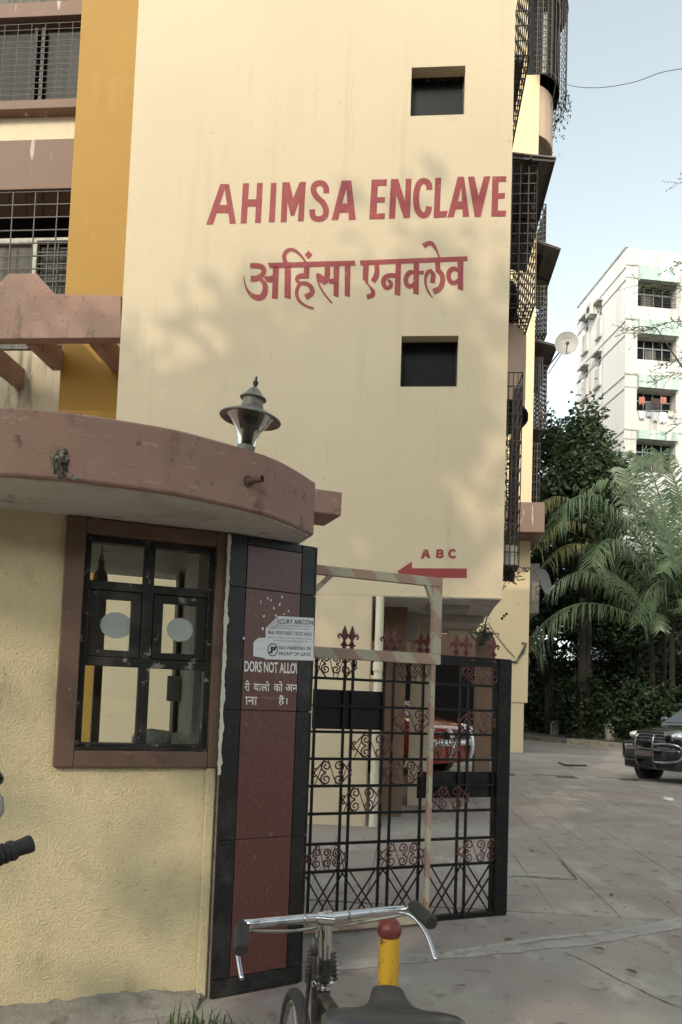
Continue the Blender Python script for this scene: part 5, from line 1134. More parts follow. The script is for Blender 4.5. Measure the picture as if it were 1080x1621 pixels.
tb_('RCURY AIRCON', 518, 962, 212, 226, 60, m_ink, .022)
tb_('Airconditioning & Refrigeration Repair &', 522, 940, 246, 260, 26, m_ink2, .01)
tb_('Servicing & Maintenance Contract', 472, 915, 274, 292, 26, m_ink2, .01)
tb_('Mob: 99203 06627 / 83672 44332', 415, 948, 338, 366, 48, m_ink2, .03)
tb_('Shop No. 11, Bldg. No. 20, Shiv Nagar, Main Market Complex', 415, 950, 388, 414, 24, m_ink2, .01)
tb_('Opp. SBI, Society, Jawaharlal Nagar, Goregaon (W)', 478, 895, 428, 444, 24, m_ink2, .01)
tb_('NO PARKING IN', 548, 935, 527, 536, 44, m_ink, .02)
tb_('FRONT OF GATE', 545, 930, 598, 608, 44, m_ink, .02)
b = MB(); c0 = sh_(*q(472, 530), -.0192); ra, rb = abs(sh_(*q(535, 530), 0).x - c0.x), .0
rz = abs(sh_(*q(472, 450), 0).z - c0.z); n = 32
for k in range(n):
    t = 2 * PI * k / n; b.v += [(c0.x + ra * math.cos(t), -.0192, c0.z + rz * math.sin(t)), (c0.x + .82 * ra * math.cos(t), -.0192, c0.z + .84 * rz * math.sin(t))]
for k in range(n): j = (k + 1) % n; b.f.append((2 * k, 2 * j, 2 * j + 1, 2 * k + 1))
b.build('no_parking_ring', m_ink, ST)
tb_('P', 446, 512, 572, 574, 82, m_ink, .05)
b = MB(); a_, c_ = sh_(*q(425, 575), 0), sh_(*q(522, 488), 0); w_ = .0028; b.poly([(a_.x - w_, -.0195, a_.z + w_), (a_.x + w_, -.0195, a_.z - w_), (c_.x + w_, -.0195, c_.z - w_), (c_.x - w_, -.0195, c_.z + w_)]); b.build('no_parking_bar', m_ink, ST)
b = MB()
for (x, y, w_, h_) in ((300, 430, .004, .008), (350, 440, .003, .009), (330, 520, .009, .003), (268, 530, .003, .008), (300, 515, .006, .002)): p = sh_(*q(x, y), 0); b.poly([(p.x, -.0187, p.z), (p.x + w_, -.0187, p.z + .001), (p.x + w_, -.0187, p.z + h_), (p.x + .001, -.0187, p.z + h_)])
b.build('old_print', m_ink2, ST)

# ================================================================ IRON GATE
GF = Frame(-.17, 5.09, R_(22.3))
gh = lambda x, y, v=0: GF.hit(x, y, v)
GT = thing('iron_gate', 'black wrought iron gate leaf with maroon scrolls and red fleur-de-lis tips, standing half open', 'gate', GF.o, GF.a)
yl = [1027, 1075, 1118, 1159, 1202, 1244, 1289, 1336, 1381]; yr = [1045, 1085, 1124, 1163, 1202, 1242, 1281, 1325, 1364]
zr = [(gh(500, a).z + gh(790, c).z) / 2 for a, c in zip(yl, yr)]; zbot = gh(790, 1440).z
sR = gh(803, 1250).x; sx = [gh(x, 1300).x for x in (492, 538, 551, 601, 616, 664, 678, 724, 737, 778)]
bw_ = .017
for k, s_ in enumerate(sx): MB().box(s_ - bw_ / 2, s_ + bw_ / 2, -.008, .008, zbot, zr[0]).build('gate_bar', m_black, GT)
MB().box(sx[-1] + .02, sR, -.03, .03, zbot - .02, zr[0] + .005).build('gate_post', m_black, GT, bevel=.004)
for k, z in enumerate(zr): MB().box(-.02, sR - .03 if k else sR, -.0105, .0105, z - (.009 if k else .02), z + (.009 if k else .012)).build('gate_rail', m_black, GT)
MB().box(-.02, sR, -.022, .022, zbot - .055, zbot - .001).build('gate_rail', m_black, GT, bevel=.004)
MB().box(gh(700, 1040).x, sR - .002, -.02, .02, zr[0] - .055, zr[0] - .021).build('gate_rail', m_black, GT)
# sheet plates
MB().box(gh(496, 1118).x, gh(608, 1118).x, .012, .016, (zr[2] + zr[3]) / 2 - .01 - .06, zr[1] - .075).build('sheet_plate', m_black, GT)
MB().box(gh(662, 1240).x, sR - .02, .012, .016, gh(720, 1263).z, gh(720, 1222).z).build('sheet_plate', m_black, GT)
# crossed braces
zt_ = zr[-1] - .01; pairs = [(sx[0], sx[1]), (sx[2], sx[3]), (sx[4], sx[5]), (sx[6] + .01, sx[7]), (sx[8], sx[9] + .02)]
for a_, c_ in pairs:
    for dlt in (-.022, .022):
        for (p, q_) in (((a_, zt_), (c_, zbot)), ((c_, zt_), (a_, zbot))):
            x0_, x1_ = p[0] + dlt * 1.4, q_[0] + dlt * 1.4
            MB().beam((x0_, .010 if p[0] < q_[0] else -.010, p[1]), (x1_, .010 if p[0] < q_[0] else -.010, q_[1]), .008, .013, (0, 1, 0)).build('brace', m_black, GT)
def spiral(b, cx, cz, R0, a0, turns, sgn, r=.0056):
    n = int(16 * turns); b.tube([(cx + R0 * (1 - .78 * k / n) * math.cos(a0 + sgn * 2 * PI * turns * k / n), 0, cz + R0 * (1 - .78 * k / n) * math.sin(a0 + sgn * 2 * PI * turns * k / n)) for k in range(n + 1)], r, 4)
def scroll(s0, s1, z0, z1, nc, m=m_scroll):
    b = MB(); w, h = s1 - s0, z1 - z0; ux = w / (nc + .9); R0 = min(ux, h / 2) * .44; cx, cz = (s0 + s1) / 2, (z0 + z1) / 2
    for i in range(nc):
        x = cx + (i - (nc - 1) / 2) * ux
        spiral(b, x, cz + R0 * 1.08, R0, -PI / 2, 1.5, 1 if i % 2 else -1); spiral(b, x, cz - R0 * 1.08, R0, PI / 2, 1.5, -1 if i % 2 else 1)
    for sg in (-1, 1):
        xo = cx + sg * w / 2; xi = cx + sg * (nc / 2) * ux * .62
        b.tube([(xi, 0, z1 - .006), (xo, 0, cz), (xi, 0, z0 + .006)], .006, 4)
        spiral(b, xo - sg * .008, cz + .018, .016, -PI / 2, .9, sg); spiral(b, xo - sg * .008, cz - .018, .016, PI / 2, .9, -sg)
    for i in range(nc + 1):
        x = cx + (i - nc / 2) * ux; b.tube([(x - ux * .35, 0, z1 - .006), (x + ux * .35, 0, z0 + .006)] if i % 2 else [(x + ux * .35, 0, z1 - .006), (x - ux * .35, 0, z0 + .006)], .0035, 4)
    o = b.build('scroll_panel', m, GT, smooth=True); o.location = (0, -.012, 0)
S_ = lambda px: gh(px, 1250).x
for p0, p1, r_, nc in ((492, 556, 0, 3), (618, 678, 0, 3), (726, 792, 0, 3), (620, 676, 2, 2), (722, 780, 2, 2), (556, 617, 3, 2), (682, 724, 3, 2), (495, 553, 4, 2), (606, 666, 4, 2), (542, 602, 5, 2), (682, 740, 5, 2), (490, 550, 7, 3), (604, 674, 7, 3), (726, 796, 7, 3)):
    scroll(S_(p0), S_(p1), zr[r_ + 1], zr[r_], nc)
fin0 = None
def finial(s_, z, sc=1.0):
    global fin0
    if fin0 is None:
        b = MB(); b.lathe([(0, .0), (.012, 0), (.012, .012), (.007, .018), (.013, .03), (.013, .036), (.007, .042), (.008, .05)], None, 8)
        b.prism([(-.007, .048), (.007, .048), (.016, .085), (0, .125), (-.016, .085)], lambda p: (p[0], -.005, p[1]), lambda p: (p[0], .005, p[1]))
        for sg in (-1, 1): b.tube([(0, 0, .052), (sg * .014, 0, .068), (sg * .03, 0, .078), (sg * .038, 0, .068), (sg * .034, 0, .056), (sg * .027, 0, .060)], [.006, .007, .007, .006, .005, .004], 6)
        b.tube([(-.02, 0, .022), (.02, 0, .022)], .006, 6)
        fin0 = b.build('fleur_de_lis', m_finial, GT, smooth=40); o = fin0
    else: o = fin0.copy(); COL.objects.link(o)
    o.location = (s_, 0, z); o.scale = (sc, sc, sc * 1.05)
for px, y in ((545, 1026), (557, 1026), (612, 1031), (625, 1031), (665, 1036), (676, 1037), (722, 1040), (738, 1041), (781, 1043)): finial(gh(px, y).x, zr[0] + .008, 1.25)
# faded striped pipe frame in front of the gate
SFr = thing('striped_frame', 'faded red and cream striped metal frame standing in front of the iron gate', 'frame', GF.o, GF.a)
vS = -.09; sh2 = lambda x, y: GF.hit(x, y, vS)
zt0, zt1 = sh2(600, 921).z, sh2(600, 905).z; zt0 = (zt0 + sh2(530, 911).z) / 2
xl, xr = sh2(484, 1000).x, sh2(697, 1000).x; xi_ = sh2(683, 1000).x
zm0, zm1 = sh2(600, 1047).z, sh2(600, 1030).z
MB().box(xl, xr, vS - .02, vS + .02, zt0, zt1).build('top_rail', m_stripe, SFr, bevel=.004)
MB().box(xl, xr, vS - .02, vS + .02, zm0, zm1).build('middle_rail', m_stripe, SFr, bevel=.004)
MB().box(xi_, xr, vS - .02, vS + .02, zm1 + .001, zt0 - .001).build('upright', m_stripe, SFr, bevel=.004)
lx0, lx1 = sh2(676, 1250).x, sh2(683, 1250).x
MB().box(lx0, lx1, vS - .015, vS + .015, .05, zm0 - .001).build('upright', m_stripe, SFr, bevel=.003)
MB().box(xl, xl + .04, vS - .02, vS + .02, .05, zt0 - .001).build('upright', m_stripe, SFr, bevel=.004)
zl0, zl1 = sh2(600, 1474).z, sh2(600, 1458).z
MB().box(xl + .041, lx0 - .001, vS - .02, vS + .02, max(zl0, .02), max(zl1, .09)).build('bottom_rail', m_stripe, SFr, bevel=.004)
MB().beam((xr - .12, vS, zt0 + .01), (xi_ + .02, vS, zt0 - .14), .03, .035, (0, 1, 0)).build('gusset', m_stripe, SFr)
MB().beam((xl + .17, vS, zt0 + .01), (xl + .02, vS, zt0 - .14), .03, .035, (0, 1, 0)).build('gusset', m_stripe, SFr)
for s_ in (xl + .02, (lx0 + lx1) / 2): MB().box(s_ - .03, s_ + .03, vS - .05, vS + .05, .014, .05).build('foot', m_stripe, SFr)

# ================================================================ BOLLARD
P = atY(616, 1500, 3.84); BO = thing('bollard', 'yellow painted bollard with a dark red ball on top', 'bollard', (P.x, P.y, 0)); zt_ = atY(616, 1452, 3.84).z
MB().lathe([(.0, 0), (.054, 0), (.052, .02), (.051, zt_ - .13), (.05, zt_ - .095), (0, zt_ - .095)], None, 24).build('post', m_yellow, BO, smooth=40)
MB().ellipsoid((0, 0, zt_ - .060), (.061, .061, .061), 24, 14).build('ball', m_ballred, BO, smooth=True)
MB().lathe([(.0, 0), (.12, 0), (.10, .018), (.056, .03)], None, 18).build('base', m_cement, BO, smooth=True)
# ================================================================ BICYCLE
cl_ = atY(517, 1452, 2.05); zc = cl_.z
BO_ = Vector((cl_.x, cl_.y, 0)); BK = thing('bicycle', 'old dusty black roadster bicycle with a chrome handlebar and wide black saddle, seen from behind', 'bicycle', BO_)
L_ = lambda p: Vector(p) - BO_
barL, barR = L_(atZ(390, 1463, zc)), L_(atZ(645, 1439, zc))
gRa, gRb = L_(atY(655, 1434, 2.02)), L_(atY(683, 1461, 1.90)); gLa, gLb = L_(atY(383, 1466, 1.96)), L_(atY(381, 1504, 1.84))
def rod(b, pts, r, seg=10, n=6): b.tube(curve_pts([tuple(p) for p in pts], n), r, seg)
b = MB(); rod(b, [gLb, gLa, barL + (barR - barL) * .05, barL + (barR - barL) * .3, L_(cl_), barL + (barR - barL) * .8, barR, gRa, gRb], .0125, 12, 7); b.build('handlebar', m_chrome, BK, smooth=True)
for (a_, c_) in ((gRa, gRb), (gLa, gLb)):
    d = (c_ - a_); MB().tube([a_ + d * .02, a_ + d * .06, a_ + d * .5, a_ + d * .96, a_ + d * 1.02], [.0165, .0178, .0172, .0182, .015], 16).build('grip', m_rubber, BK, smooth=40)
b = MB(); rod(b, [L_(atY(632, 1444, 2.07)), L_(atY(655, 1452, 2.03)), L_(atY(676, 1480, 1.99)), L_(atY(690, 1521, 1.94))], .0055, 8); b.build('brake_lever', m_chrome, BK, smooth=True)
b = MB(); rod(b, [L_(atY(392, 1470, 2.0)), L_(atY(378, 1503, 1.93)), L_(atY(378, 1520, 1.90)), L_(atY(383, 1550, 1.86))], .0058, 8); b.build('brake_lever', m_chrome, BK, smooth=True)
b = MB(); rod(b, [L_(atY(640, 1448, 2.09)), L_(atY(560, 1462, 2.08)), L_(atY(530, 1466, 2.07))], .0045, 6); rod(b, [L_(atY(395, 1474, 2.02)), L_(atY(460, 1474, 2.05)), L_(atY(503, 1468, 2.06))], .0045, 6); b.build('brake_rod', m_steel, BK, smooth=True)
st1 = L_(atY(515, 1533, 2.07)); ht0 = L_(atY(513, 1556, 2.075)); ht1 = ht0 + (ht0 - st1).normalized() * .20 + Vector((0, .03, 0))
b = MB(); c0 = L_(cl_); b.tube([c0 + Vector((0, 0, .020)), c0 + Vector((0, 0, .016)), c0 + Vector((0, 0, -.02)), st1], [.011, .017, .0165, .0155], 14); b.tube([c0 + Vector((-.022, -.012, 0)), c0 + Vector((.022, -.012, -.002))], .017, 12); b.build('stem', m_chrome, BK, smooth=40)
b = MB(); b.tube([c0 + Vector((0, 0, .02)), c0 + Vector((0, 0, .028))], .008, 6); b.build('stem_bolt', m_steel, BK)
for s_ in (-.065, .06): b = MB(); d = (barR - barL).normalized(); b.tube([c0 + d * s_, c0 + d * (s_ + .006)], .0145, 12); b.build('bar_clip', m_steel, BK)
b = MB(); d = (ht0 - st1).normalized(); b.tube([st1 - d * .03, st1 - d * .012], .02, 14); b.tube([st1 - d * .012, st1 + d * .012, st1 + d * .018], [.022, .024, .019], 14); b.build('headset_nut', m_bikepaint, BK, smooth=40)
b = MB(); b.lathe([(.021, 0), (.026, .002), (.027, .006), (.021, .009)], Matrix.Translation(ht0 + Vector((0, 0, -.001))), 20); b.lathe([(.02, -.014), (.025, -.012), (.025, -.004), (.02, -.002)], Matrix.Translation(ht0), 20); b.build('headset_ring', m_chrome, BK, smooth=40)
b = MB(); b.tube([ht0 - d * .01, ht1], .0195, 14); 
seat_c = L_(atY(590, 1668, 1.50)); bb = Vector((seat_c.x * .72, seat_c.y * .72, .30))
b.tube([ht0 + d * .035, seat_c + Vector((0, .02, -.03))], .0155, 12); b.tube([ht1 - d * .03, bb], .0165, 12); b.tube([seat_c, bb], .0155, 12)
rear = Vector((seat_c.x * 1.52, seat_c.y * 1.52, .34))
for s_ in (-.055, .055): b.tube([seat_c, rear + Vector((s_, 0, 0))], .008, 8); b.tube([bb, rear + Vector((s_, 0, 0))], .009, 8)
b.build('frame', m_bikepaint, BK, smooth=40)
b = MB(); b.tube([seat_c + Vector((0, 0, -.1)), L_(atY(612, 1622, 1.47))], .0125, 10); b.build('seat_post', m_steel, BK, smooth=40)
# saddle: wide back, narrow raised nose
nose, tail = L_(atY(613, 1560, 1.66)), L_(atY(624, 1609, 1.36)); ax = (tail - nose); axn = Vector((ax.x, ax.y, 0)).normalized(); sd = Vector((axn.y, -axn.x, 0)) * -1
prof = [(-.02, .022, -.016, .03), (0, .032, 0, .05), (.12, .036, .003, .055), (.3, .040, -.002, .058), (.45, .052, -.008, .055), (.58, .078, -.008, .05), (.70, .108, -.002, .046), (.84, .126, .004, .046), (.96, .126, .004, .05), (1.05, .108, -.006, .052), (1.10, .075, -.022, .04)]
prof = curve_pts(prof, 3); b = MB(); ncol = 14
for t, hw, dz, sk in prof:
    c_ = nose + ax * t; c_.z += dz
    for j in range(ncol + 1):
        s_ = -1 + 2 * j / ncol
        if abs(s_) > .76: e = (abs(s_) - .76) / .24; x_ = hw * (1 - .06 * (e ** 2)) * (1 if s_ > 0 else -1); zq = -.018 - sk * e
        else: x_ = hw * math.sin(s_ / .76 * PI / 2) ; zq = -.018 * abs(s_ / .76) ** 3.2 - .004 * (1 - abs(s_ / .76)) * (t > .55)
        b.v.append(tuple(c_ + sd * x_ + Vector((0, 0, zq))))
m_ = ncol + 1
for i in range(len(prof) - 1):
    for j in range(ncol): b.f.append((i * m_ + j, i * m_ + j + 1, (i + 1) * m_ + j + 1, (i + 1) * m_ + j))
b.f.append(tuple(range(m_))); b.f.append(tuple((len(prof) - 1) * m_ + j for j in reversed(range(m_))))
b.build('saddle', m_leather, BK, smooth=60)
b = MB()
for s_ in (-1, 1): b.tube([nose + ax * .1 + Vector((0, 0, -.04)), nose + ax * .4 + sd * (.02 * s_) + Vector((0, 0, -.06)), nose + ax * .85 + sd * (.055 * s_) + Vector((0, 0, -.055))], .004, 6)
for s_ in (-1, 1):
    p = nose + ax * .93 + sd * (.07 * s_) + Vector((0, 0, -.05)); b.tube([p + Vector((.014 * math.cos(k * .9), .014 * math.sin(k * .9), -.0035 * k)) for k in range(26)], .003, 5)
b.build('saddle_spring', m_steel, BK, smooth=True)
def wheel(c, heading, name, r=.325):
    h = Vector(heading).normalized(); ax_ = Vector((-h.y, h.x, 0)); M = Matrix((( h.x, 0, ax_.x, c.x), (h.y, 0, ax_.y, c.y), (0, 1, 0, c.z), (0, 0, 0, 1)))
    w = MB(); n = 48; pts = [M @ Vector((r * math.cos(2 * PI * k / n), r * math.sin(2 * PI * k / n), 0)) for k in range(n + 1)]; w.tube(pts, .0185, 8, caps=False); t = w.build(name, m_tyre, BK, smooth=True)
    w = MB(); w.tube([M @ Vector(((r - .022) * math.cos(2 * PI * k / n), (r - .022) * math.sin(2 * PI * k / n), 0)) for k in range(n + 1)], .011, 6, caps=False); w.build('rim', m_steel, t, smooth=True)
    w = MB()
    for k in range(32): a_ = 2 * PI * k / 32; w.tube([M @ Vector((.025 * math.cos(a_ + .9 * (-1) ** k), .025 * math.sin(a_ + .9 * (-1) ** k), .025 * (1 if k % 4 < 2 else -1))), M @ Vector(((r - .03) * math.cos(a_), (r - .03) * math.sin(a_), 0))], .0012, 4)
    w.tube([M @ Vector((0, 0, -.045)), M @ Vector((0, 0, .045))], .018, 10); w.build('spokes', m_steel, t)
    g = MB(); pts = [M @ Vector(((r + .036) * math.cos(a_), (r + .036) * math.sin(a_), 0)) for a_ in [(-.2 + k * .13) if name == 'front_wheel' else (.1 + k * .13) for k in range(22)]]
    g.tube(pts, .024, 8); return M, g
hd = barR - barL; steer = Vector((-hd.y, hd.x, 0)).normalized()
fc = Vector((-.075, .27, .315)); steer = (steer + Vector((-.2, 2.2, 0))).normalized()
M, g_ = wheel(fc, steer, 'front_wheel', .30)
fo = MB(); ax_ = Vector((-steer.y, steer.x, 0)); cr_ = ht1 + Vector((0, 0, -.01))
for s_ in (-1, 1): fo.tube([cr_ + ax_ * (.02 * s_), cr_ + ax_ * (.045 * s_) + Vector((0, 0, -.03)), cr_.lerp(fc, .6) + ax_ * (.05 * s_), fc + ax_ * (.05 * s_)], [.012, .012, .010, .007], 8)
fo.build('fork', m_bikepaint, BK, smooth=True)
M, g_ = wheel(Vector((rear.x, rear.y, .365)), -axn, 'rear_wheel'); g_.build('mudguard', m_bikepaint, BK, smooth=True)
b = MB(); rod(b, [L_(atY(503, 1473, 2.04)), L_(atY(501, 1487, 2.03)), L_(atY(494, 1507, 2.03)), L_(atY(490, 1550, 2.05)), L_(atY(484, 1600, 2.1)), L_(atY(480, 1660, 2.15))], .0062, 8); b.build('brake_rod', m_bikepaint, BK, smooth=True)
b = MB(); b.tube([L_(atY(498, 1484, 2.0)), L_(atY(497, 1500, 2.0)), L_(atY(499, 1512, 2.0))], [.007, .011, .009], 8)
p0, p1 = L_(atY(493, 1504, 2.02)), L_(atY(488, 1556, 2.04)); dd = p1 - p0
b.tube([p0 + dd * (k / 70) + Vector((.009 * math.cos(k * .8), .009 * math.sin(k * .8), 0)) for k in range(71)], .0022, 4); b.build('brake_spring', m_bikepaint, BK, smooth=True)
b = MB(); rod(b, [L_(atY(498, 1512, 2.02)), L_(atY(497, 1560, 2.03)), L_(atY(496, 1640, 2.08))], .0068, 8); p0, p1 = L_(atY(528, 1508, 2.03)), L_(atY(531, 1552, 2.03)); dd = p1 - p0; b.tube([p0 + dd * (k / 50) + Vector((.007 * math.cos(k * .8), .007 * math.sin(k * .8), 0)) for k in range(51)], .0022, 4); b.tube([p0, p1], .004, 6); b.build('cable', m_bikepaint, BK, smooth=True)
b = MB(); b.tube([L_(atY(494, 1556, 1.99)), L_(atY(497, 1553, 1.99)), L_(atY(500, 1558, 1.99)), L_(atY(496, 1562, 1.99)), L_(atY(493, 1557, 1.99))], .002, 5); b.build('cable_ring', m_chrome, BK)
b = MB(); b.tube([bb + Vector((-.07, 0, 0)), bb + Vector((.07, 0, 0))], .02, 10); b.beam(bb + Vector((.06, 0, 0)), bb + Vector((.06, .12, -.11)), .012, .018); b.beam(bb + Vector((-.06, 0, 0)), bb + Vector((-.06, -.12, .11)), .012, .018); b.build('crank', m_steel, BK)
for s_ in (1, -1): MB().box(-.045, .045, -.03, .03, -.012, .012, Matrix.Translation(bb + Vector((.11 * s_, .12 * s_, -.11 * s_)))).build('pedal', m_rubber, BK)

# ================================================================ MOTORCYCLE (only the grip and mirror reach into the picture)
tip = atY(50, 1335, 1.74); root = atY(-12, 1358, 1.68); MO = Vector((-1.03, 1.46, 0)); MC = thing('motorcycle', 'parked motorcycle at the left edge, only its black handlebar grip and a mirror in view', 'motorcycle', MO)
K_ = lambda p: Vector(p) - MO
d = K_(root) - K_(tip); dn = d.normalized(); t0 = K_(tip); b = MB()
seq = [(0, .0195), (.004, .0205), (.012, .0205), (.013, .0195), (.038, .0185), (.039, .0225), (.047, .024), (.053, .0225), (.054, .0205), (.12, .0215), (.17, .0215)]
b.tube([t0 + dn * s_ for s_, r in seq], [r * .98 for s_, r in seq], 18)
for k in range(9): s_ = .06 + .012 * k; b.tube([t0 + dn * s_, t0 + dn * (s_ + .005)], .0232, 18)
b.build('grip', m_rubber, MC, smooth=35)
bend = t0 + dn * .26 + Vector((0, 0, -.03)); cen = Vector((0, 0, .98)); oth = cen * 2 - t0; oth.z = t0.z
b = MB(); b.tube([t0 + dn * .1, t0 + dn * .2, bend, cen, Vector((oth.x, oth.y, oth.z)) + dn * -.26 + Vector((0, 0, -.03)), oth + dn * -.1, oth], .011, 10); b.build('handlebar', m_chrome, MC, smooth=True)
MB().tube([oth + dn * -.13, oth], .021, 14).build('grip', m_rubber, MC, smooth=35)
ml = K_(atY(-22, 1263, 1.60)); b = MB(); n = 18
mp = lambda x, y, Y=1.60: K_(atY(x, y, Y))
outl = [(-60, 1212), (-20, 1210), (0, 1221), (7, 1231), (5, 1238), (-4, 1248), (-20, 1252), (-55, 1250), (-66, 1232)]
b.prism(outl, lambda p: mp(p[0], p[1]), lambda p: mp(p[0], p[1], 1.625)); b.build('mirror_housing', m_carblack, MC, bevel=.004)
outl = [(-58, 1216), (-20, 1215), (-3, 1225), (2, 1231), (-6, 1242), (-20, 1247), (-54, 1246), (-62, 1232)]
b = MB(); b.prism(outl, lambda p: mp(p[0], p[1], 1.597), lambda p: mp(p[0], p[1], 1.5995)); b.build('mirror_glass', mat('mirror', rgb(.8, .8, .8), .03, 1), MC)
b = MB(); b.tube([mp(-45, 1250, 1.61), mp(-50, 1300, 1.62), bend + Vector((0, 0, .02))], .006, 8); b.build('mirror_stem', m_carblack, MC)
# pale handguard just under the mirror
outl = [(-50, 1256), (-4, 1252), (6, 1262), (7, 1282), (2, 1296), (-6, 1300), (-50, 1310)]
b = MB(); b.prism(outl, lambda p: mp(p[0], p[1], 1.62), lambda p: mp(p[0], p[1], 1.66)); b.build('hand_guard', m_dishm, MC, bevel=.012, bseg=3)
hx = Vector((.7, -.7, 0)); bk = -hx
MB().ellipsoid(tuple(cen + hx * .14 + Vector((0, 0, -.12))), (.09, .09, .09), 16, 10).build('headlamp', m_carblack, MC, smooth=True)
Mr = Matrix.Rotation(R_(135), 4, 'Z')
MB().ellipsoid((.28, 0, .80), (.26, .13, .13), 16, 10, Mr).build('fuel_tank', m_suv, MC, smooth=True)
MB().box(.48, 1.12, -.11, .11, .74, .84, Mr).build('seat', m_leather, MC, bevel=.04, bseg=3)
MB().box(.22, .62, -.12, .12, .34, .66, Mr).build('engine', m_steel, MC, bevel=.03)
b = MB(); b.tube([Mr @ Vector(p) for p in ((-.02, 0, .93), (.1, 0, .62), (.25, 0, .3), (.7, 0, .3), (1.0, 0, .72), (.1, 0, .8))], .02, 8); b.build('frame', m_carblack, MC, smooth=True)
for s_ in (-.06, .06):
    b = MB(); b.tube([Mr @ Vector((-.03, s_, .9)), Mr @ Vector((-.24, s_, .3))], .016, 10); b.build('fork_leg', m_chrome, MC, smooth=True)
for nm, x_ in (('front_wheel', -.24), ('rear_wheel', 1.0)):
    w = MB(); w.tube([Mr @ Vector((x_ + .25 * math.cos(2 * PI * k / 32), 0, .30 + .25 * math.sin(2 * PI * k / 32))) for k in range(33)], .048, 10, caps=False); t = w.build(nm, m_tyre, MC, smooth=True)
    w = MB(); w.tube([Mr @ Vector((x_ + .2 * math.cos(2 * PI * k / 32), 0, .30 + .2 * math.sin(2 * PI * k / 32))) for k in range(33)], .02, 8, caps=False)
    for k in range(5): a_ = 2 * PI * k / 5; w.beam(Mr @ Vector((x_, 0, .3)), Mr @ Vector((x_ + .19 * math.cos(a_), 0, .3 + .19 * math.sin(a_))), .03, .03)
    w.build('rim', m_steel, t, smooth=40)

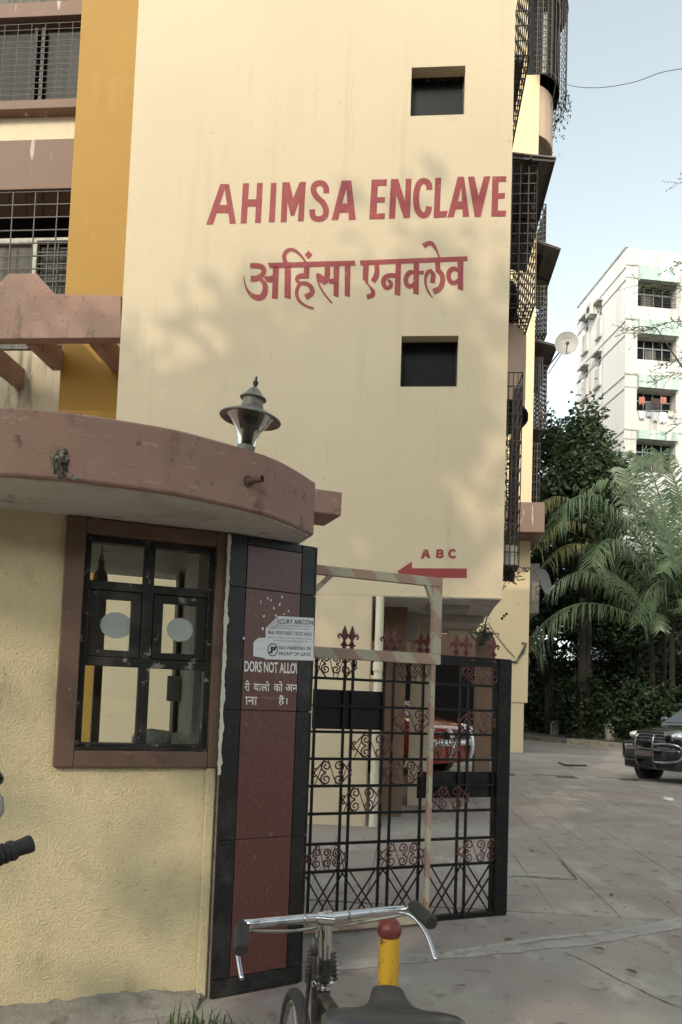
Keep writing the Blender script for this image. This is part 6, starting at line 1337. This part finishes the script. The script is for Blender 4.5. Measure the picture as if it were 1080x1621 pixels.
# ================================================================ CARS
def car(name, label, pos, ang, Lc, Wc, Hc, hood, belt, paint, suv):
    t = thing(name, label, 'car', pos, ang)
    hw = Wc / 2; gc = .24 if suv else .2
    # body: cross sections from nose (x=0) to tail (x=-Lc)
    st = [(0, .74, gc + .12, hood - .22), (-.05, .86, gc + .02, hood - .10), (-.22, .95, gc, hood - .03), (-.6, .99, gc, hood + .02), (-1.15, 1, gc, hood + .07), (-1.3, 1, gc, belt), (-2.4, 1, gc, belt), (-Lc + .7, 1, gc, belt + .02), (-Lc + .12, .95, gc + .05, belt + .02), (-Lc, .88, gc + .15, belt - .1)]
    b = MB(); n = 12
    for x, wf_, z0, z1 in st:
        w = hw * wf_; ring = [(w * .90, z0), (w, z0 + .12), (w * 1.0, (z0 + z1) / 2), (w * .985, z1 - .14), (w * .93, z1 - .04), (w * .80, z1)]
        ring = ring + [(-y, z) for y, z in reversed(ring)]; xo = 0
        for y, z in ring:
            yy = abs(y) / hw; xx = x - (.22 * yy ** 3 if x > -.5 else 0); b.v.append((xx, y, z))
    for i in range(len(st) - 1):
        for j in range(n): j2 = (j + 1) % n; b.f.append((i * n + j, i * n + j2, (i + 1) * n + j2, (i + 1) * n + j))
    b.f.append(tuple(range(n))); b.f.append(tuple((len(st) - 1) * n + j for j in reversed(range(n))))
    body = b.build('body', paint, t, smooth=50); sb = body.modifiers.new('sub', 'SUBSURF'); sb.levels = 1; sb.render_levels = 2
    # cabin
    xr0 = -Lc + (.12 if suv else .9); pts = [(-1.15, belt - .03), (-2.1, Hc - .06), (-2.45, Hc), (xr0 - .0 + .5, Hc - .02), (xr0 + .1, Hc - .12), (xr0, belt - .02)]
    b = MB()
    for x, z in pts:
        k = (z - belt) / (Hc - belt); w = hw * (.93 - .16 * max(k, 0)); b.v += [(x, w, z), (x, -w, z)]
    m_ = len(pts)
    for i in range(m_ - 1): b.f.append((2 * i, 2 * i + 1, 2 * i + 3, 2 * i + 2))
    b.f.append(tuple(2 * i for i in range(m_))); b.f.append(tuple(2 * i + 1 for i in reversed(range(m_)))); b.f.append((0, 2 * m_ - 2, 2 * m_ - 1, 1))
    b.build('cabin', paint, t, bevel=.05, bseg=3, smooth=40)
    # windscreen and side glass, 8 mm proud of the cabin
    def pt(i, f, s, inset): p, q_ = pts[i], pts[i + 1]; x, z = p[0] + (q_[0] - p[0]) * f, p[1] + (q_[1] - p[1]) * f; k = (z - belt) / (Hc - belt); return Vector((x, s * (hw * (.93 - .16 * max(k, 0)) - inset), z))
    nrm = Vector((pts[1][1] - pts[0][1], 0, -(pts[1][0] - pts[0][0]))).normalized(); nrm = Vector((abs(nrm.x), 0, abs(nrm.z))) * .009
    b = MB(); b.poly([pt(0, .12, 1, .06) + nrm, pt(0, .12, -1, .06) + nrm, pt(0, .93, -1, .08) + nrm, pt(0, .93, 1, .08) + nrm]); w_ = b.build('windscreen', m_shield, t)
    b = MB(); q_ = pt(0, .16, 1, .2) + nrm * 1.6; b.beam(q_, pt(0, .3, -1, 1.0 * hw) + nrm * 1.6, .012, .018); b.build('wiper', m_carblack, w_)
    for s in (1, -1):
        b = MB(); xs = [(-1.62, belt + .05), (-2.08, Hc - .11), (xr0 + .62, Hc - .12), (xr0 + .34, belt + .05)]
        b.poly([(x, s * (hw * (.93 - .16 * (z - belt) / (Hc - belt)) + .006), z) for x, z in xs]); g = b.build('side_window', m_shield, t)
        b = MB(); b.box(-2.62, -2.55, s * hw * .80 - .01, s * hw * .93 + .02, belt + .05, Hc - .1); b.build('door_pillar', m_carblack, t)
        b = MB(); b.ellipsoid((-1.55, s * (hw + .09), belt + .10), (.06, .11, .075), 12, 8); b.build('wing_mirror', paint, t, smooth=True)
        b = MB(); b.box(-2.3, -2.14, s * hw - .01, s * hw + .025, belt - .16, belt - .13); b.build('door_handle', m_carwhite, t)
        for x in (-.85, -Lc + .8):
            R0 = .37 if suv else .31; Mx = Matrix.Translation((x, s * (hw - .12), R0)) @ Matrix.Rotation(-s * PI / 2, 4, 'X')
            w = MB(); w.lathe([(R0 * .62, -.1), (R0 * .9, -.11), (R0, -.08), (R0, .08), (R0 * .92, .125), (R0 * .64, .13)], Mx, 28); wh = w.build('wheel', m_tyre, t, smooth=40)
            w = MB(); w.lathe([(R0 * .64, .122), (R0 * .6, .10), (R0 * .5, .07), (0, .08)], Mx, 20)
            for k in range(6): a_ = k * PI / 3; w.beam(Mx @ Vector((.04 * math.cos(a_), .04 * math.sin(a_), .115)), Mx @ Vector((R0 * .6 * math.cos(a_), R0 * .6 * math.sin(a_), .115)), .06, .03)
            w.build('rim', m_steel, wh)
            w = MB(); w.lathe([(R0 * 1.0, -.05), (R0 * 1.24, -.05), (R0 * 1.24, .137), (R0 * 1.14, .142), (R0 * 1.02, .10)], Mx, 28); w.build('wheel_arch', m_carblack, t, smooth=40)
    return t, hw, gc
P = atY(1086, 1235, 16.4)
SV, hw, gc = car('black_suv', 'black off-road car with chrome bull bar parked at the right edge of the court', (P.x - .02, P.y, .012), 0, 4.7, 1.84, 1.76, 1.14, 1.22, m_suv, True)
SV.rotation_euler = (0, 0, R_(206)); 
c_, s_ = math.cos(R_(206)), math.sin(R_(206)); SV.scale = (.95, .92, 1.06); loc_near = Vector((-.11, .82, 0)); SV.location = Vector((P.x - (loc_near.x * c_ - loc_near.y * s_), P.y - (loc_near.x * s_ + loc_near.y * c_), .012))
def nosex(y): return -.22 * (abs(y) / hw) ** 3
for s in (1, -1):
    b = MB(); b.ellipsoid((-.20, s * .63, .98), (.20, .19, .085), 16, 10); hl_ = b.build('headlight', m_lightglass, SV, smooth=True)
    b = MB(); b.ellipsoid((-.10, s * .60, .98), (.105, .07, .06), 12, 8); b.build('lamp_bowl', m_carwhite, hl_, smooth=True)
    b = MB(); b.ellipsoid((-.02, s * .66, .55), (.05, .09, .06), 12, 8); b.build('fog_lamp', m_lightglass, SV, smooth=True)
b = MB()
for k in range(3): b.box(-.05, .045, -.40, .40, .86 + .066 * k, .882 + .066 * k)
b.box(-.05, .05, -.43, -.401, .83, 1.07); b.box(-.05, .05, .401, .43, .83, 1.07); b.build('grille', m_dullchrome, SV, bevel=.006)
MB().box(-.06, .02, -.42, .42, .82, 1.07).build('grille_mesh', m_carblack, SV)
b = MB(); b.prism([(.06, -.80), (.10, -.5), (.12, 0), (.10, .5), (.06, .80), (-.10, .93), (-.3, .945), (-.3, -.945), (-.10, -.93)], lambda p: (p[0], p[1], .27), lambda p: (p[0], p[1], .72)); b.build('bumper', m_suv, SV, bevel=.05, bseg=3, smooth=40)
b = MB(); b.box(.09, .126, -.55, .55, .48, .60); b.build('air_intake', m_carblack, SV, bevel=.01)
for s in (1, -1):
    bb_ = MB(); bb_.tube(curve_pts([(.10, s * .26, .30), (.22, s * .26, .42), (.26, s * .26, .70), (.24, s * .26, .92), (.17, s * .24, 1.0)], 5), .022, 10); bb_.build('bull_bar_upright', m_dullchrome, SV, smooth=True)
    bb_ = MB(); bb_.tube(curve_pts([(.24, s * .27, .80), (.20, s * .55, .82), (.06, s * .82, .79), (-.02, s * .90, .66), (.03, s * .84, .50), (.16, s * .58, .44), (.23, s * .27, .44)], 6), .026, 10); bb_.build('bull_bar_loop', m_dullchrome if s > 0 else m_carblack, SV, smooth=True)  # far loop in black: its dim look is put into the colour
b = MB(); b.box(.275, .29, -.25, .25, .55, .665); b.build('number_plate', mat('plain_plate', rgb(.10, .075, .065), .6), SV)
MB().tube([(-1.9, .75, 1.8), (-2.1, .78, 2.25)], .006, 6).build('aerial', m_carblack, SV)
# raised parking floor and the red car
pk = MB(); pk.prism([tuple(bw(u, v)[:2]) for u, v in ((-6.5, 3.4), (-.25, 3.4), (-.25, 16.5), (-6.5, 16.5))], lambda p: (p[0], p[1], .012), lambda p: (p[0], p[1], .34)); tag(pk.build('parking_floor', mat('parking_floor_concrete', rgb(.30, .235, .18), .9, layers=[(rgb(.18, .15, .13), 1.2, .5, .72, .7, one)], bump=(12, .3, .01))), kind='structure')
P = atY(724, 1190, 13.1)
RC, hw, gc = car('red_car', 'red car parked under the flats, its nose seen through the gate bars', (P.x, P.y, .34), 0, 3.9, 1.66, 1.62, .86, .96, m_redcar, False)
a_ = R_(-40); RC.rotation_euler = (0, 0, a_); RC.scale = (1.08, 1.08, 1.12); c_, s_ = math.cos(a_), math.sin(a_); RC.location = Vector((P.x - (.06 * c_), P.y - (.06 * s_), .342))
for s in (1, -1):
    b = MB(); b.ellipsoid((-.26, s * .58, .70), (.24, .17, .10), 16, 10); b.build('headlight', m_lightglass, RC, smooth=True)
b = MB(); b.prism([(.06, -.60), (.09, 0), (.06, .60), (-.08, .82), (-.3, .835), (-.3, -.835), (-.08, -.82)], lambda p: (p[0], p[1], .2), lambda p: (p[0], p[1], .52)); b.build('bumper', m_redcar, RC, bevel=.05, bseg=3, smooth=40)
MB().box(.03, .085, -.36, .36, .56, .68).build('grille', m_carblack, RC, bevel=.01)
b = MB(); b.tube(curve_pts([(-.12, -.86, .50), (.06, -.62, .51), (.135, 0, .515), (.06, .62, .51), (-.12, .86, .50)], 6), .055, 10); b.build('bumper_guard', m_carwhite, RC, smooth=True)
b = MB(); b.tube(curve_pts([(.10, .30, .25), (.15, .30, .40), (.13, .30, .62), (.05, .30, .72)], 5), .04, 10); b.tube(curve_pts([(.10, -.30, .25), (.15, -.30, .40), (.13, -.30, .62), (.05, -.30, .72)], 5), .04, 10); b.build('nose_guard', m_carwhite, RC, smooth=True)

# ================================================================ SMALL THINGS
b = MB(); r = random.Random(11)
for k in range(380):
    c_ = atY(r.gauss(322, 42), 1610, r.uniform(3.0, 3.42)); c_.z = .012; h = r.uniform(.06, .19); az = r.uniform(0, 6.28); ln = r.uniform(.1, .7) * h; w = r.uniform(.003, .006); s = Vector((-math.sin(az), math.cos(az), 0)) * w; m1 = c_ + Vector((math.cos(az) * ln * .35, math.sin(az) * ln * .35, h * .65)); e = c_ + Vector((math.cos(az) * ln, math.sin(az) * ln, h * r.uniform(.75, 1)))
    b.poly([c_ - s, c_ + s, m1 + s * .8, m1 - s * .8]); b.poly([m1 - s * .8, m1 + s * .8, e])
tag(b.build('grass', m_grass), kind='stuff')
for k, (x, y, a_, lb) in enumerate(((1058, 1267, .3, 'small white scrap of litter in front of the black car'),)):
    p = atZ(x, y, .016); b = MB(); b.prism([(-.10, -.05), (.05, -.07), (.11, .03), (-.06, .07)], lambda q_: (q_[0], q_[1], 0), lambda q_: (q_[0], q_[1], .05)); o = b.build('litter', m_trash, bevel=.01); o.location = p; o.rotation_euler = (0, .1, a_); tag(o, lb, 'litter')
p = atZ(805, 1488, .003); b = MB(); b.prism([(-.03, -.012), (0, -.02), (.035, -.004), (.01, .016), (-.02, .014)], lambda q_: (q_[0], q_[1], 0), lambda q_: (q_[0] * .8, q_[1] * .8, .012)); o = b.build('dry_leaf', m_drygrey); o.location = p; tag(o, 'curled dark leaf on the concrete just outside the gate', 'leaf')
lf0 = None; lr = random.Random(31)
for k, (x, y, lb) in enumerate(((842, 1348, 'small brown leaf lying on the court level with the middle of the gate post'), (968, 1418, 'small brown leaf near the right-hand end of the angled crack in the court'), (1030, 1350, 'small brown leaf on the court below the white scrap of litter'), (948, 1504, 'small brown leaf lying on the pale threshold ridge'), (730, 1562, 'small brown leaf on the concrete just right of the bicycle saddle'), (1000, 1540, 'small brown leaf close to the long crack outside the threshold'))):
    if lf0 is None:
        b = MB(); b.prism([(-.03, -.004), (-.01, -.015), (.018, -.011), (.036, 0), (.016, .012), (-.012, .013)], lambda q_: (q_[0], q_[1], .004 + abs(q_[1]) * .5), lambda q_: (q_[0], q_[1], .006 + abs(q_[1]) * .5)); o = b.build('fallen_leaf', m_drygrey); lf0 = o
    else: o = lf0.copy(); COL.objects.link(o)
    o.location = atZ(x, y, .014); o.rotation_euler = (lr.uniform(-.2, .2), lr.uniform(-.2, .2), lr.uniform(0, 6)); sc_ = lr.uniform(.6, 1.2); o.scale = (sc_, sc_, sc_); tag(o, lb, 'leaf', 'fallen leaves on the court')
b = MB(); p = atZ(888, 1208, .02); rod(b, [atZ(885, 1207, .02), atZ(895, 1211, .03), atZ(915, 1212, .02), atZ(928, 1212, .02)], .03, 6); o = b.build('fallen_branch', m_bark, smooth=True); tag(o, 'dark fallen twig lying on the far part of the court', 'twig')
b = MB(); r = random.Random(2)
for k in range(420):
    c_ = atZ(r.uniform(470, 1080), 1200 + 421 * r.random() ** 1.3, .014); s = r.uniform(.004, .014) * (.6 + c_.y / 10); q_ = [(c_.x + s * r.uniform(.5, 1.2) * math.cos(t), c_.y + s * r.uniform(.5, 1.2) * math.sin(t), c_.z) for t in (0, 1.6, 3.1, 4.6)]; b.poly(q_); a2 = Vector((c_.x, c_.y, c_.z + s * .5)); n0 = len(b.v); b.v.append(tuple(a2)); 
    for j in range(4): b.f.append((n0 - 4 + j, n0 - 4 + (j + 1) % 4, n0))
tag(b.build('grit', m_cement), kind='stuff')
